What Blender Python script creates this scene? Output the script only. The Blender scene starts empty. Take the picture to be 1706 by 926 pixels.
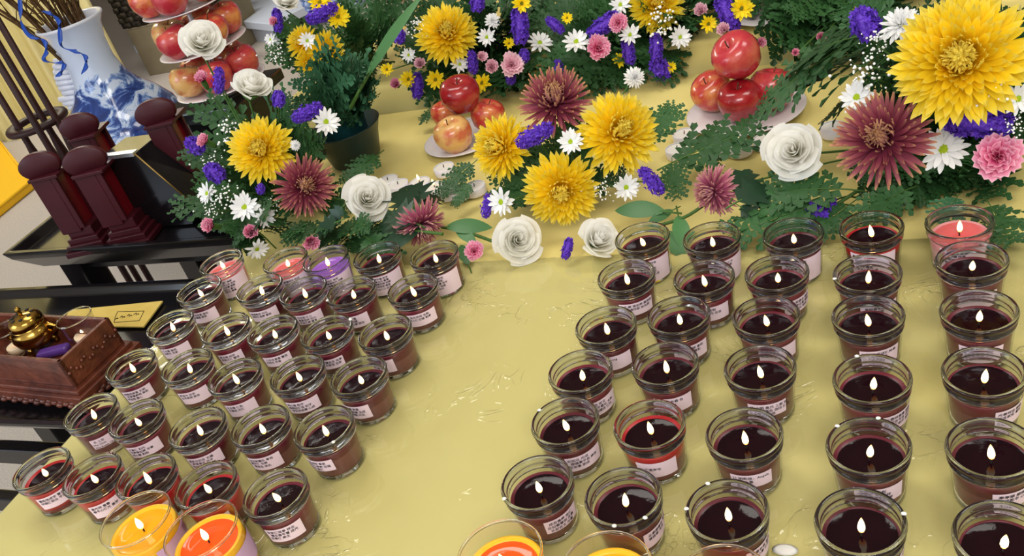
import bpy, math, random
from mathutils import Matrix, Vector
random.seed(11)
scn = bpy.context.scene
col = scn.collection

# ------------------------------------------------------------------ camera
FPX, CX, CY = 1524.145, 853.0, 463.0
CAM = Vector((0, 0, 0.688))
RIGHT = Vector((0.9184355, 0.2961987, -0.2621880))
UP = Vector((0.0396623, 0.5905149, 0.8060515))
FWD = Vector((-0.3935773, 0.7507053, -0.5306019))
cam_d = bpy.data.cameras.new('camera'); cam = bpy.data.objects.new('camera', cam_d); col.objects.link(cam)
cam_d.sensor_width = 36.0; cam_d.lens = 36.0 * FPX / 1706.0; cam_d.clip_start = 0.02; cam_d.clip_end = 60
B = -FWD
cam.matrix_world = Matrix(((RIGHT.x, UP.x, B.x, CAM.x), (RIGHT.y, UP.y, B.y, CAM.y), (RIGHT.z, UP.z, B.z, CAM.z), (0, 0, 0, 1)))
scn.camera = cam

# ------------------------------------------------------------------ world, lamps, exposure
w = bpy.data.worlds.new('world'); scn.world = w; w.use_nodes = True
bg = w.node_tree.nodes['Background']; bg.inputs[0].default_value = (0.92, 0.94, 1.0, 1); bg.inputs[1].default_value = 0.9
def area(name, loc, target, sx, sy, power, color):
    l = bpy.data.lights.new(name, 'AREA'); l.shape = 'RECTANGLE'; l.size = sx; l.size_y = sy; l.energy = power; l.color = color
    o = bpy.data.objects.new(name, l); col.objects.link(o); o.location = loc
    o.rotation_euler = (Vector(target) - Vector(loc)).to_track_quat('-Z', 'Y').to_euler(); return o
area('ceiling_and_fill_lamp', (-1.3, 1.5, 2.0), (-1.3, 1.5, 0), 1.2, 0.6, 15, (1, 0.96, 0.88))
area('ceiling_and_fill_lamp', (0.9, 1.2, 2.0), (0.9, 1.2, 0), 1.2, 0.6, 15, (1, 0.96, 0.88))
area('ceiling_and_fill_lamp', (0.2, -1.1, 2.0), (-0.3, 0.9, 0), 1.6, 0.8, 42, (1, 0.97, 0.93))
area('ceiling_and_fill_lamp', (-4.0, 3.6, 2.0), (-4.0, 3.6, 0), 1.2, 0.6, 45, (1, 0.97, 0.92))  # added fill that brightens the curtain and floor at far left, no known fixture
area('window_daylight', (-3.2, -0.9, 1.3), (-0.8, 0.9, 0), 1.6, 1.3, 26, (0.72, 0.85, 1.0))
scn.view_settings.view_transform = 'Standard'; scn.view_settings.look = 'None'
scn.view_settings.exposure = 0.22; scn.view_settings.gamma = 1.0
c = scn.cycles
c.max_bounces = 9; c.diffuse_bounces = 3; c.glossy_bounces = 3; c.transmission_bounces = 7; c.transparent_max_bounces = 32; c.adaptive_threshold = 0.02
c.caustics_reflective = False; c.sample_clamp_indirect = 3.0; c.use_denoising = True

# ------------------------------------------------------------------ pixel helpers (direction only; distance from the plane given)
def ray(u, v): return RIGHT * ((u - CX) / FPX) - UP * ((v - CY) / FPX) + FWD
def at_z(u, v, z): d = ray(u, v); return CAM + d * ((z - CAM.z) / d.z)
def at_y(u, v, y): d = ray(u, v); return CAM + d * (y / d.y)
def depth(p): return (Vector(p) - CAM).dot(FWD)

# ------------------------------------------------------------------ materials
def ramp(nt, stops):
    r = nt.nodes.new('ShaderNodeValToRGB'); e = r.color_ramp.elements
    while len(e) < len(stops): e.new(0.5)
    for i, (p, cc) in enumerate(stops): e[i].position = p; e[i].color = (*cc, 1)
    return r
def srgb(r, g, b):
    f = lambda x: ((x / 255 + 0.055) / 1.055) ** 2.4 if x > 10 else x / 255 / 12.92
    return (f(r), f(g), f(b))
def mat(name, color, rough=0.5, spec=0.5, metal=0.0, coat=0.0, noise=None, bump=None, sss=0.0, emit=None, rand=0.0):
    m = bpy.data.materials.new(name); m.use_nodes = True; nt = m.node_tree; p = nt.nodes['Principled BSDF']
    p.inputs['Base Color'].default_value = (*color, 1); p.inputs['Roughness'].default_value = rough
    p.inputs['Specular IOR Level'].default_value = spec; p.inputs['Metallic'].default_value = metal; p.inputs['Coat Weight'].default_value = coat
    p.inputs['Coat Roughness'].default_value = 0.05
    if sss: p.inputs['Subsurface Weight'].default_value = sss; p.inputs['Subsurface Scale'].default_value = 0.01
    if emit: p.inputs['Emission Color'].default_value = (*emit[0], 1); p.inputs['Emission Strength'].default_value = emit[1]
    src = None
    if noise or bump:
        tc = nt.nodes.new('ShaderNodeTexCoord')
    if noise:   # (scale, colour b, low, high)
        n = nt.nodes.new('ShaderNodeTexNoise'); n.inputs['Scale'].default_value = noise[0]; n.inputs['Detail'].default_value = 6
        nt.links.new(tc.outputs['Object'], n.inputs['Vector'])
        r = ramp(nt, [(noise[2], color), (noise[3], noise[1])]); nt.links.new(n.outputs['Fac'], r.inputs[0]); src = r.outputs[0]
    if rand:
        oi = nt.nodes.new('ShaderNodeObjectInfo'); hs = nt.nodes.new('ShaderNodeHueSaturation')
        mr = nt.nodes.new('ShaderNodeMapRange'); mr.inputs[3].default_value = 1 - rand; mr.inputs[4].default_value = 1 + rand
        nt.links.new(oi.outputs['Random'], mr.inputs[0]); nt.links.new(mr.outputs[0], hs.inputs['Value'])
        if src: nt.links.new(src, hs.inputs['Color'])
        else: hs.inputs['Color'].default_value = (*color, 1)
        src = hs.outputs[0]
    if src: nt.links.new(src, p.inputs['Base Color'])
    if bump:    # (scale, strength, distance)
        n2 = nt.nodes.new('ShaderNodeTexNoise'); n2.inputs['Scale'].default_value = bump[0]; n2.inputs['Detail'].default_value = 5
        nt.links.new(tc.outputs['Object'], n2.inputs['Vector'])
        bp = nt.nodes.new('ShaderNodeBump'); bp.inputs['Strength'].default_value = bump[1]; bp.inputs['Distance'].default_value = bump[2]
        nt.links.new(n2.outputs['Fac'], bp.inputs['Height']); nt.links.new(bp.outputs[0], p.inputs['Normal'])
    return m
def petal_mat(name, stops, back=None, rough=0.5, trans=0.25, rand=0.12):
    """colour along the petal from the mesh attribute t (0 base, 1 tip); optional different underside"""
    m = bpy.data.materials.new(name); m.use_nodes = True; nt = m.node_tree; p = nt.nodes['Principled BSDF']
    p.inputs['Roughness'].default_value = rough; p.inputs['Specular IOR Level'].default_value = 0.3
    a = nt.nodes.new('ShaderNodeAttribute'); a.attribute_name = 't'
    r = ramp(nt, stops); nt.links.new(a.outputs['Fac'], r.inputs[0]); out = r.outputs[0]
    if back:
        r2 = ramp(nt, back); nt.links.new(a.outputs['Fac'], r2.inputs[0])
        g = nt.nodes.new('ShaderNodeNewGeometry'); mx = nt.nodes.new('ShaderNodeMixRGB')
        nt.links.new(g.outputs['Backfacing'], mx.inputs[0]); nt.links.new(out, mx.inputs[1]); nt.links.new(r2.outputs[0], mx.inputs[2]); out = mx.outputs[0]
    oi = nt.nodes.new('ShaderNodeObjectInfo'); hs = nt.nodes.new('ShaderNodeHueSaturation'); mr = nt.nodes.new('ShaderNodeMapRange')
    mr.inputs[3].default_value = 1 - rand; mr.inputs[4].default_value = 1 + rand
    nt.links.new(oi.outputs['Random'], mr.inputs[0]); nt.links.new(mr.outputs[0], hs.inputs['Value']); nt.links.new(out, hs.inputs['Color'])
    nt.links.new(hs.outputs[0], p.inputs['Base Color'])
    tr = nt.nodes.new('ShaderNodeBsdfTranslucent'); nt.links.new(hs.outputs[0], tr.inputs[0])
    ms = nt.nodes.new('ShaderNodeMixShader'); ms.inputs[0].default_value = trans
    o = nt.nodes['Material Output']
    nt.links.new(p.outputs[0], ms.inputs[1]); nt.links.new(tr.outputs[0], ms.inputs[2]); nt.links.new(ms.outputs[0], o.inputs[0])
    return m
def thin_glass(name, tint=(0.97, 0.98, 0.97), edge=0.75, power=3.0):
    m = bpy.data.materials.new(name); m.use_nodes = True; nt = m.node_tree; nt.nodes.clear()
    o = nt.nodes.new('ShaderNodeOutputMaterial'); t = nt.nodes.new('ShaderNodeBsdfTransparent'); t.inputs[0].default_value = (*tint, 1)
    g = nt.nodes.new('ShaderNodeBsdfGlossy'); g.inputs['Roughness'].default_value = 0.03
    lw = nt.nodes.new('ShaderNodeLayerWeight'); lw.inputs[0].default_value = 0.5
    pw = nt.nodes.new('ShaderNodeMath'); pw.operation = 'POWER'; pw.inputs[1].default_value = power
    ma = nt.nodes.new('ShaderNodeMath'); ma.operation = 'MULTIPLY_ADD'; ma.inputs[1].default_value = edge; ma.inputs[2].default_value = 0.04
    mx = nt.nodes.new('ShaderNodeMixShader')
    nt.links.new(lw.outputs['Facing'], pw.inputs[0]); nt.links.new(pw.outputs[0], ma.inputs[0]); nt.links.new(ma.outputs[0], mx.inputs[0])
    nt.links.new(t.outputs[0], mx.inputs[1]); nt.links.new(g.outputs[0], mx.inputs[2]); nt.links.new(mx.outputs[0], o.inputs[0]); return m
def glass(name, color=(1, 1, 1), rough=0.0, ior=1.45):
    m = bpy.data.materials.new(name); m.use_nodes = True; nt = m.node_tree; nt.nodes.clear()
    o = nt.nodes.new('ShaderNodeOutputMaterial'); g = nt.nodes.new('ShaderNodeBsdfGlass')
    g.inputs['Color'].default_value = (*color, 1); g.inputs['Roughness'].default_value = rough; g.inputs['IOR'].default_value = ior
    nt.links.new(g.outputs[0], o.inputs[0]); return m

# ------------------------------------------------------------------ mesh helpers
def mesh(name, v, f, t=None, smooth=True):
    me = bpy.data.meshes.new(name); me.from_pydata([tuple(x) for x in v], [], f); me.update()
    if smooth: me.polygons.foreach_set('use_smooth', [True] * len(me.polygons))
    if t is not None:
        a = me.attributes.new('t', 'FLOAT', 'POINT'); a.data.foreach_set('value', t)
    return me
class MB:
    def __init__(s): s.v, s.f, s.t = [], [], []
    def add(s, v, f, t=None):
        o = len(s.v); s.v += [Vector(x) for x in v]; s.f += [tuple(i + o for i in q) for q in f]; s.t += (t if t else [0.5] * len(v)); return s
    def box(s, x0, x1, y0, y1, z0, z1, m=None):
        v = [Vector((x, y, z)) for z in (z0, z1) for y in (y0, y1) for x in (x0, x1)]
        if m: v = [m @ p for p in v]
        return s.add(v, [(0, 2, 3, 1), (4, 5, 7, 6), (0, 1, 5, 4), (2, 6, 7, 3), (0, 4, 6, 2), (1, 3, 7, 5)])
    def lathe(s, prof, n=32, closed=False, m=None):
        v, f = [], []; k = len(prof)
        for r, z in prof:
            for i in range(n):
                a = 2 * math.pi * i / n; v.append(Vector((r * math.cos(a), r * math.sin(a), z)))
        for j in range(k if closed else k - 1):
            j2 = (j + 1) % k
            for i in range(n):
                i2 = (i + 1) % n; f.append((j * n + i, j * n + i2, j2 * n + i2, j2 * n + i))
        if m: v = [m @ p for p in v]
        return s.add(v, f, [j / max(1, k - 1) for j in range(k) for _ in range(n)])
    def tube(s, pts, rad, n=6):
        pts = [Vector(p) for p in pts]; v, f, t = [], [], []
        rad = rad if isinstance(rad, (list, tuple)) else [rad] * len(pts)
        for j, p in enumerate(pts):
            d = (pts[min(j + 1, len(pts) - 1)] - pts[max(j - 1, 0)]).normalized()
            a = d.orthogonal().normalized() if j == 0 else (a - d * a.dot(d)).normalized()
            b = d.cross(a)
            for i in range(n):
                th = 2 * math.pi * i / n; v.append(p + (a * math.cos(th) + b * math.sin(th)) * rad[j]); t.append(j / max(1, len(pts) - 1))
        for j in range(len(pts) - 1):
            for i in range(n):
                i2 = (i + 1) % n; f.append((j * n + i, j * n + i2, (j + 1) * n + i2, (j + 1) * n + i))
        f.append(tuple(range(n))[::-1]); f.append(tuple((len(pts) - 1) * n + i for i in range(n)))
        return s.add(v, f, t)
    def ball(s, c, r, n=8, k=5, sc=(1, 1, 1)):
        c = Vector(c); v = [c + Vector((0, 0, -r * sc[2]))]; f = []
        for j in range(1, k):
            ph = math.pi * j / k
            for i in range(n):
                a = 2 * math.pi * i / n; v.append(c + Vector((r * sc[0] * math.sin(ph) * math.cos(a), r * sc[1] * math.sin(ph) * math.sin(a), -r * sc[2] * math.cos(ph))))
        v.append(c + Vector((0, 0, r * sc[2]))); L = len(v) - 1
        for i in range(n):
            i2 = (i + 1) % n; f.append((0, 1 + i2, 1 + i)); f.append((L, L - n + i, L - n + i2))
            for j in range(k - 2): f.append((1 + j * n + i, 1 + j * n + i2, 1 + (j + 1) * n + i2, 1 + (j + 1) * n + i))
        return s.add(v, f)
    def make(s, name, smooth=True): return mesh(name, s.v, s.f, s.t, smooth)
def obj(name, me, m=None, parent=None, mw=None, kind=None, bevel=0):
    o = bpy.data.objects.new(name, me); col.objects.link(o)
    if m is not None and me is not None and not me.materials: me.materials.append(m)
    if parent is not None: o.parent = parent
    if mw is not None: o.matrix_local = mw
    if kind: o['kind'] = kind
    if bevel:
        b = o.modifiers.new('bevel', 'BEVEL'); b.width = bevel; b.segments = 2; b.limit_method = 'ANGLE'
    return o
def thing(name, label, cat, loc=(0, 0, 0), group=None, rz=0.0):
    o = bpy.data.objects.new(name, None); col.objects.link(o); o.location = loc; o.rotation_euler = (0, 0, rz); o.empty_display_size = 0.02
    o['label'] = label; o['category'] = cat
    if group: o['group'] = group
    return o
def tag(o, label, cat, group=None):
    o['label'] = label; o['category'] = cat
    if group: o['group'] = group
    return o
def struct(o): o['kind'] = 'structure'; return o
def frame(z, hint=(0, 0, 1)):
    """rotation whose local +Z is z"""
    z = Vector(z).normalized(); h = Vector(hint)
    x = h.cross(z)
    if x.length < 1e-3: x = Vector((1, 0, 0))
    x.normalize(); y = z.cross(x)
    return Matrix(((x.x, y.x, z.x, 0), (x.y, y.y, z.y, 0), (x.z, y.z, z.z, 0), (0, 0, 0, 1)))
T = Matrix.Translation
def S(a, b=None, c_=None): return Matrix.Diagonal((a, a if b is None else b, a if c_ is None else c_, 1))
def R(deg, ax): return Matrix.Rotation(math.radians(deg), 4, ax)
def catmull(pts, n=6):
    P = [Vector(p) for p in pts]; P = [P[0] * 2 - P[1]] + P + [P[-1] * 2 - P[-2]]; o = []
    for i in range(1, len(P) - 2):
        for k in range(n):
            t = k / n; a, b, c2, d = P[i - 1], P[i], P[i + 1], P[i + 2]
            o.append(0.5 * ((2 * b) + (c2 - a) * t + (2 * a - 5 * b + 4 * c2 - d) * t * t + (3 * b - a - 3 * c2 + d) * t ** 3))
    return o + [P[-2]]
from mathutils import noise as mn
# ------------------------------------------------------------------ materials for the setting
FLOOR_Z = -0.75
M_carpet = mat('carpet', srgb(205, 196, 186), 0.95, 0.1, noise=(260, srgb(172, 162, 152), 0.35, 0.65), bump=(420, 0.5, 0.004))
M_wall = mat('painted_wall', srgb(228, 222, 208), 0.8, 0.2, bump=(60, 0.1, 0.002))
M_curtain = mat('curtain_cloth', srgb(238, 226, 165), 0.85, 0.15, noise=(3, srgb(226, 212, 150), 0.3, 0.7), bump=(90, 0.2, 0.002))
M_cloth = mat('yellow_cloth', srgb(211, 200, 132), 0.75, 0.25, noise=(5, srgb(205, 193, 121), 0.35, 0.7), bump=(700, 0.15, 0.0006))
M_cloth2 = mat('yellow_satin_cloth', srgb(230, 213, 136), 0.6, 0.3, noise=(4, srgb(222, 203, 122), 0.35, 0.7), bump=(500, 0.15, 0.0006))
M_wood_dark = mat('black_lacquer', (0.006, 0.005, 0.006), 0.16, 0.4, coat=0.15)
M_leg = mat('table_leg_metal', (0.25, 0.25, 0.26), 0.4, 0.5, metal=0.7)
def film_mat():
    m = bpy.data.materials.new('clear_plastic_film'); m.use_nodes = True; nt = m.node_tree; nt.nodes.clear()
    o = nt.nodes.new('ShaderNodeOutputMaterial'); t = nt.nodes.new('ShaderNodeBsdfTransparent'); t.inputs[0].default_value = (0.97, 0.97, 0.96, 1)
    g = nt.nodes.new('ShaderNodeBsdfGlossy'); g.inputs['Roughness'].default_value = 0.07
    tc = nt.nodes.new('ShaderNodeTexCoord'); mp = nt.nodes.new('ShaderNodeMapping'); mp.inputs['Scale'].default_value = (1, 1, 1)
    n1 = nt.nodes.new('ShaderNodeTexNoise'); n1.inputs['Scale'].default_value = 9; n1.inputs['Detail'].default_value = 3; n1.inputs['Distortion'].default_value = 1.5
    v = nt.nodes.new('ShaderNodeTexVoronoi'); v.feature = 'DISTANCE_TO_EDGE'; v.inputs['Scale'].default_value = 16; v.inputs['Randomness'].default_value = 1
    mr = nt.nodes.new('ShaderNodeMapRange'); mr.inputs[2].default_value = 0.06; mr.inputs[3].default_value = 1.0; mr.inputs[4].default_value = 0.0
    n2 = nt.nodes.new('ShaderNodeTexNoise'); n2.inputs['Scale'].default_value = 7
    m2 = nt.nodes.new('ShaderNodeMapRange'); m2.inputs[1].default_value = 0.52; m2.inputs[2].default_value = 0.66
    mu = nt.nodes.new('ShaderNodeMath'); mu.operation = 'MULTIPLY'
    ad = nt.nodes.new('ShaderNodeMath'); ad.operation = 'MULTIPLY_ADD'; ad.inputs[1].default_value = 0.55
    bp = nt.nodes.new('ShaderNodeBump'); bp.inputs['Strength'].default_value = 1.0; bp.inputs['Distance'].default_value = 0.0022
    nt.links.new(tc.outputs['Object'], n1.inputs['Vector']); nt.links.new(n1.outputs['Color'], mp.inputs['Vector'])
    sc = nt.nodes.new('ShaderNodeVectorMath'); sc.operation = 'ADD'; mps = nt.nodes.new('ShaderNodeVectorMath'); mps.operation = 'SCALE'; mps.inputs['Scale'].default_value = 0.25
    nt.links.new(n1.outputs['Color'], mps.inputs[0]); nt.links.new(tc.outputs['Object'], sc.inputs[0]); nt.links.new(mps.outputs[0], sc.inputs[1])
    nt.links.new(sc.outputs[0], v.inputs['Vector']); nt.links.new(tc.outputs['Object'], n2.inputs['Vector'])
    nt.links.new(v.outputs['Distance'], mr.inputs[0]); nt.links.new(n2.outputs['Fac'], m2.inputs[0])
    nt.links.new(mr.outputs[0], mu.inputs[0]); nt.links.new(m2.outputs[0], mu.inputs[1])
    nt.links.new(n1.outputs['Fac'], ad.inputs[0]); nt.links.new(mu.outputs[0], ad.inputs[2]); nt.links.new(ad.outputs[0], bp.inputs['Height'])
    lw = nt.nodes.new('ShaderNodeLayerWeight'); lw.inputs[0].default_value = 0.5; nt.links.new(bp.outputs[0], lw.inputs['Normal'])
    pw = nt.nodes.new('ShaderNodeMath'); pw.operation = 'POWER'; pw.inputs[1].default_value = 4
    ma = nt.nodes.new('ShaderNodeMath'); ma.operation = 'MULTIPLY_ADD'; ma.inputs[1].default_value = 0.5; ma.inputs[2].default_value = 0.06
    nt.links.new(lw.outputs['Facing'], pw.inputs[0]); nt.links.new(pw.outputs[0], ma.inputs[0])
    nt.links.new(bp.outputs[0], g.inputs['Normal'])
    mx = nt.nodes.new('ShaderNodeMixShader'); nt.links.new(ma.outputs[0], mx.inputs[0]); nt.links.new(t.outputs[0], mx.inputs[1]); nt.links.new(g.outputs[0], mx.inputs[2])
    nt.links.new(mx.outputs[0], o.inputs[0]); return m
M_film = film_mat()

# ------------------------------------------------------------------ setting
struct(obj('floor', MB().box(-9, 3, -2, 9, FLOOR_Z - 0.05, FLOOR_Z).make('floor', False), M_carpet))
struct(obj('wall_back', MB().box(-9, 3, 9.0, 9.1, FLOOR_Z, 2.2).make('wall_back', False), M_wall))
struct(obj('wall_right', MB().box(3.0, 3.1, -2, 9.1, FLOOR_Z, 2.2).make('wall_right', False), M_wall))
struct(obj('ceiling', MB().box(-9.1, 3.1, -2, 9.1, 2.2, 2.3).make('ceiling', False), M_wall))
struct(obj('wall_left', MB().box(-9.1, -9, -2, 9.1, FLOOR_Z, 2.2).make('wall_left', False), M_wall))

def table(name, label, x0, x1, y0, y1, top):
    t = thing(name, label, 'table', ((x0 + x1) / 2, (y0 + y1) / 2, FLOOR_Z)); h = top - FLOOR_Z; a, b = (x1 - x0) / 2, (y1 - y0) / 2
    obj('tabletop', MB().box(-a, a, -b, b, h - 0.03, h).make('tabletop', False), M_leg, t)
    for sx in (-1, 1):
        for sy in (-1, 1):
            obj('leg', MB().box(sx * (a - 0.06) - 0.015, sx * (a - 0.06) + 0.015, sy * (b - 0.05) - 0.015, sy * (b - 0.05) + 0.015, 0, h - 0.03).make('leg', False), M_leg, t)
    return t
def cloth(name, label, x0, x1, y0, y1, z, m, drop, amp, nx=90, ny=60, sides=(1, 1, 1, 1), seed=0.0):
    """sides: left, right, front, back overhang; one sheet, rounded at the table edges, with folds"""
    xs = [x0 + (x1 - x0) * i / nx for i in range(nx + 1)]; ys = [y0 + (y1 - y0) * i / ny for i in range(ny + 1)]
    def ext(a, lo, hi):
        e = [(p, 0.0) for p in a]; ds = [0.004, 0.012, 0.05, 0.1, drop]
        if lo: e = [(a[0] - 0.004 - 0.03 * d / drop, d) for d in reversed(ds)] + e
        if hi: e = e + [(a[-1] + 0.004 + 0.03 * d / drop, d) for d in ds]
        return e
    ex, ey = ext(xs, sides[0], sides[1]), ext(ys, sides[2], sides[3]); v, f = [], []
    for (y, dy) in ey:
        for (x, dx) in ex:
            n = mn.noise(Vector((x * 3.1 + seed, y * 7.0, seed))) + 0.5 * mn.noise(Vector((x * 9 + y * 8, y * 19 - x * 7, seed)))
            d = max(dx, dy); zz = z - d + (amp * n if d < 0.01 else 0)
            fx = 0.012 * math.sin(x * 40 + seed) * d / drop
            v.append((x, y + (fx if dy > 0.01 else 0), zz))
    W = len(ex)
    for j in range(len(ey) - 1):
        for i in range(W - 1): f.append((j * W + i, j * W + i + 1, (j + 1) * W + i + 1, (j + 1) * W + i))
    o = obj(name, mesh(name, v, f), m); tag(o, label, 'tablecloth'); return o
table('front_table', 'long front table under plain yellow cloth carrying the jar candles', -1.07, 0.5, 0.1, 1.02, -0.004)
cloth('tablecloth', 'yellow cloth under clear plastic beneath the jar candles', -1.07, 0.5, 0.1, 1.022, -0.0018, M_cloth, 0.22, 0.0003)
xs = [-1.07 + 1.57 * i / 120 for i in range(121)]; ys = [0.1 + 0.921 * i / 80 for i in range(81)]
fo = obj('plastic_sheet', mesh('plastic_sheet', [(x, y, -0.0002) for y in ys for x in xs],
    [(j * 121 + i, j * 121 + i + 1, (j + 1) * 121 + i + 1, (j + 1) * 121 + i) for j in range(80) for i in range(120)]), M_film)
tag(fo, 'clear wrinkled plastic sheet laid over the front yellow tablecloth', 'plastic sheet')
BT, RT = -0.02, 0.03
table('back_table', 'middle table behind the candles carrying apples and flowers', -1.1, 0.75, 1.045, 1.655, BT - 0.004)
cloth('tablecloth', 'creased yellow cloth under the apple plates and tea lights', -1.1, 0.75, 1.045, 1.655, BT - 0.0015, M_cloth2, 0.24, 0.002, 110, 70, (1, 1, 0, 0), 3.3)
table('rear_table', 'rear table behind the apple plates under pale yellow cloth', -1.3, 1.0, 1.70, 2.5, RT - 0.004)
cloth('tablecloth', 'pale yellow cloth on the raised rear table behind the apples', -1.3, 1.0, 1.70, 2.5, RT - 0.0015, M_cloth2, 0.24, 0.002, 90, 40, (1, 1, 1, 0), 7.1)

# ------------------------------------------------------------------ curtain, boxes, vase beyond the table on the left
def curtain():
    A = at_z(228, 150, FLOOR_Z); Bp = at_z(-120, 290, FLOOR_Z); d = Bp - A; L = d.length; d.normalize(); n = Vector((-d.y, d.x, 0)); v, f = [], []
    N, Z = 90, 10
    for j in range(Z + 1):
        z = FLOOR_Z + 2.6 * j / Z
        for i in range(N + 1):
            s = i / N; wv = 0.05 * math.sin(s * 46) + 0.03 * math.sin(s * 101 + 1); v.append(A + d * (s * L) + n * wv * (1 - 0.3 * j / Z) + Vector((0, 0, z - FLOOR_Z)))
    for j in range(Z):
        for i in range(N): f.append((j * (N + 1) + i, j * (N + 1) + i + 1, (j + 1) * (N + 1) + i + 1, (j + 1) * (N + 1) + i))
    o = obj('curtain', mesh('curtain', v, f), M_curtain); tag(o, 'pale yellow draped curtain hanging behind the porcelain vase', 'curtain')
curtain()
M_carton = mat('carton', srgb(150, 138, 112), 0.9, 0.1, noise=(8, srgb(135, 122, 98), 0.3, 0.7))
M_wick = mat('dark_wicker', srgb(82, 74, 62), 0.8, 0.2, noise=(30, srgb(48, 42, 35), 0.4, 0.6))
M_redbox = mat('red_box', srgb(165, 48, 45), 0.6, 0.3, noise=(60, srgb(125, 30, 32), 0.4, 0.6))
M_whiteb = mat('white_board', srgb(222, 230, 245), 0.5, 0.3)
M_yellowc = mat('yellow_vinyl', srgb(245, 190, 20), 0.5, 0.4)
A = at_z(228, 144, FLOOR_Z)
ax = (at_z(335, 126, FLOOR_Z) - A); ang = math.atan2(ax.y, ax.x)
A = A + Vector((0, 0.16, 0))
t = thing('cardboard_box', 'tan cardboard box on the floor under the wicker basket', 'box', A, None, ang)
obj('body', MB().box(-0.02, 0.62, 0, 0.42, 0, 0.30).make('body', False), M_carton, t, bevel=0.004)
obj('lid_flap', MB().box(-0.022, 0.622, 0.0, 0.209, 0.301, 0.305).make('lid_flap', False), M_carton, t); obj('lid_flap', MB().box(-0.022, 0.622, 0.211, 0.42, 0.301, 0.305).make('lid_flap', False), M_carton, t)
t = thing('wicker_basket', 'dark woven wicker basket standing on the cardboard box', 'basket', A + Vector((0, 0, 0.306)), None, ang)
bk = MB()
n_row, n_col = 12, 16
for j in range(n_row):
    for i in range(n_col):
        if j < 3 and 5 <= i <= 8: continue
        x = -0.06 + 0.60 * i / n_col; z = 0.40 * j / n_row; off = 0.008 if (i + j) % 2 else 0
        bk.box(x + 0.002, x + 0.0365, 0.02 - off, 0.05 - off, z + 0.002, z + 0.032)
for k in range(6): bk.tube([(-0.06 + 0.6 * k / 5, 0.04, 0), (-0.06 + 0.6 * k / 5, 0.04, 0.42)], 0.008)
obj('woven_front', bk.make('woven_front'), M_wick, t, kind='stuff')
obj('basket_body', MB().box(-0.05, 0.53, 0.052, 0.38, 0.11, 0.40).make('basket_body', False), M_wick, t)
for xx in (-0.05, 0.49): obj('foot', MB().box(xx, xx + 0.04, 0.06, 0.36, 0, 0.11).make('foot', False), M_wick, t)
obj('rim', MB().box(-0.07, 0.55, 0.0, 0.40, 0.40, 0.43).make('rim', False), M_wick, t, bevel=0.01)
t = thing('gift_box', 'red patterned box behind the tower of apples', 'box', at_z(322, 133, FLOOR_Z), None, ang + 0.05)
obj('body', MB().box(0, 0.26, 0, 0.11, 0, 0.42).make('body', False), M_redbox, t, bevel=0.005); obj('lid', MB().box(-0.005, 0.265, -0.005, 0.115, 0.42, 0.49).make('lid', False), M_redbox, t, bevel=0.005)
t = thing('white_pedestal', 'grey white box between the curtain and the wicker basket', 'box', A + Vector((-0.55, 0.55, 0)), None, ang)
obj('body', MB().box(0, 0.5, 0, 0.4, 0, 0.85).make('body', False), M_whiteb, t, bevel=0.005); obj('plinth', MB().box(-0.01, 0.51, -0.01, 0.41, 0, 0.05).make('plinth', False), M_whiteb, t)
Wp = at_z(440, 84, FLOOR_Z) + Vector((0.12, 0, 0))
t = thing('white_bench', 'low white bench on the floor right of the apple tower', 'bench', Wp, None, math.radians(62))
obj('seat_board', MB().box(0, 1.3, 0.0, 0.75, 0.10, 0.15).make('seat_board', False), M_whiteb, t, bevel=0.005)
for xx in (0.04, 1.18): obj('leg', MB().box(xx, xx + 0.08, 0.04, 0.71, 0, 0.10).make('leg', False), M_whiteb, t)
zy = FLOOR_Z + 0.05
y0, y1, y2 = at_z(50, 300, zy), at_z(0, 235, zy), at_z(0, 340, zy); e1, e2 = (y1 - y0), (y2 - y0).normalized() * 0.8; O = Vector((y0.x, y0.y, FLOOR_Z))
t = thing('kneeling_mat', 'bright yellow padded mat on the carpet at the left edge', 'mat', O)
c4 = [Vector((0, 0, 0)), Vector((e1.x, e1.y, 0)), Vector((e1.x + e2.x, e1.y + e2.y, 0)), Vector((e2.x, e2.y, 0))]
up_ = Vector((0, 0, 0.042))
obj('pad', mesh('pad', c4 + [p + up_ for p in c4], [(0, 1, 2, 3), (7, 6, 5, 4)] + [(i + 4, (i + 1) % 4 + 4, (i + 1) % 4, i) for i in range(4)], None, False), M_yellowc, t, bevel=0.01)
pp = [p + up_ for p in c4]; obj('piping', MB().tube(pp + pp[:1], 0.008, 6).make('piping'), M_yellowc, t)

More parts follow.
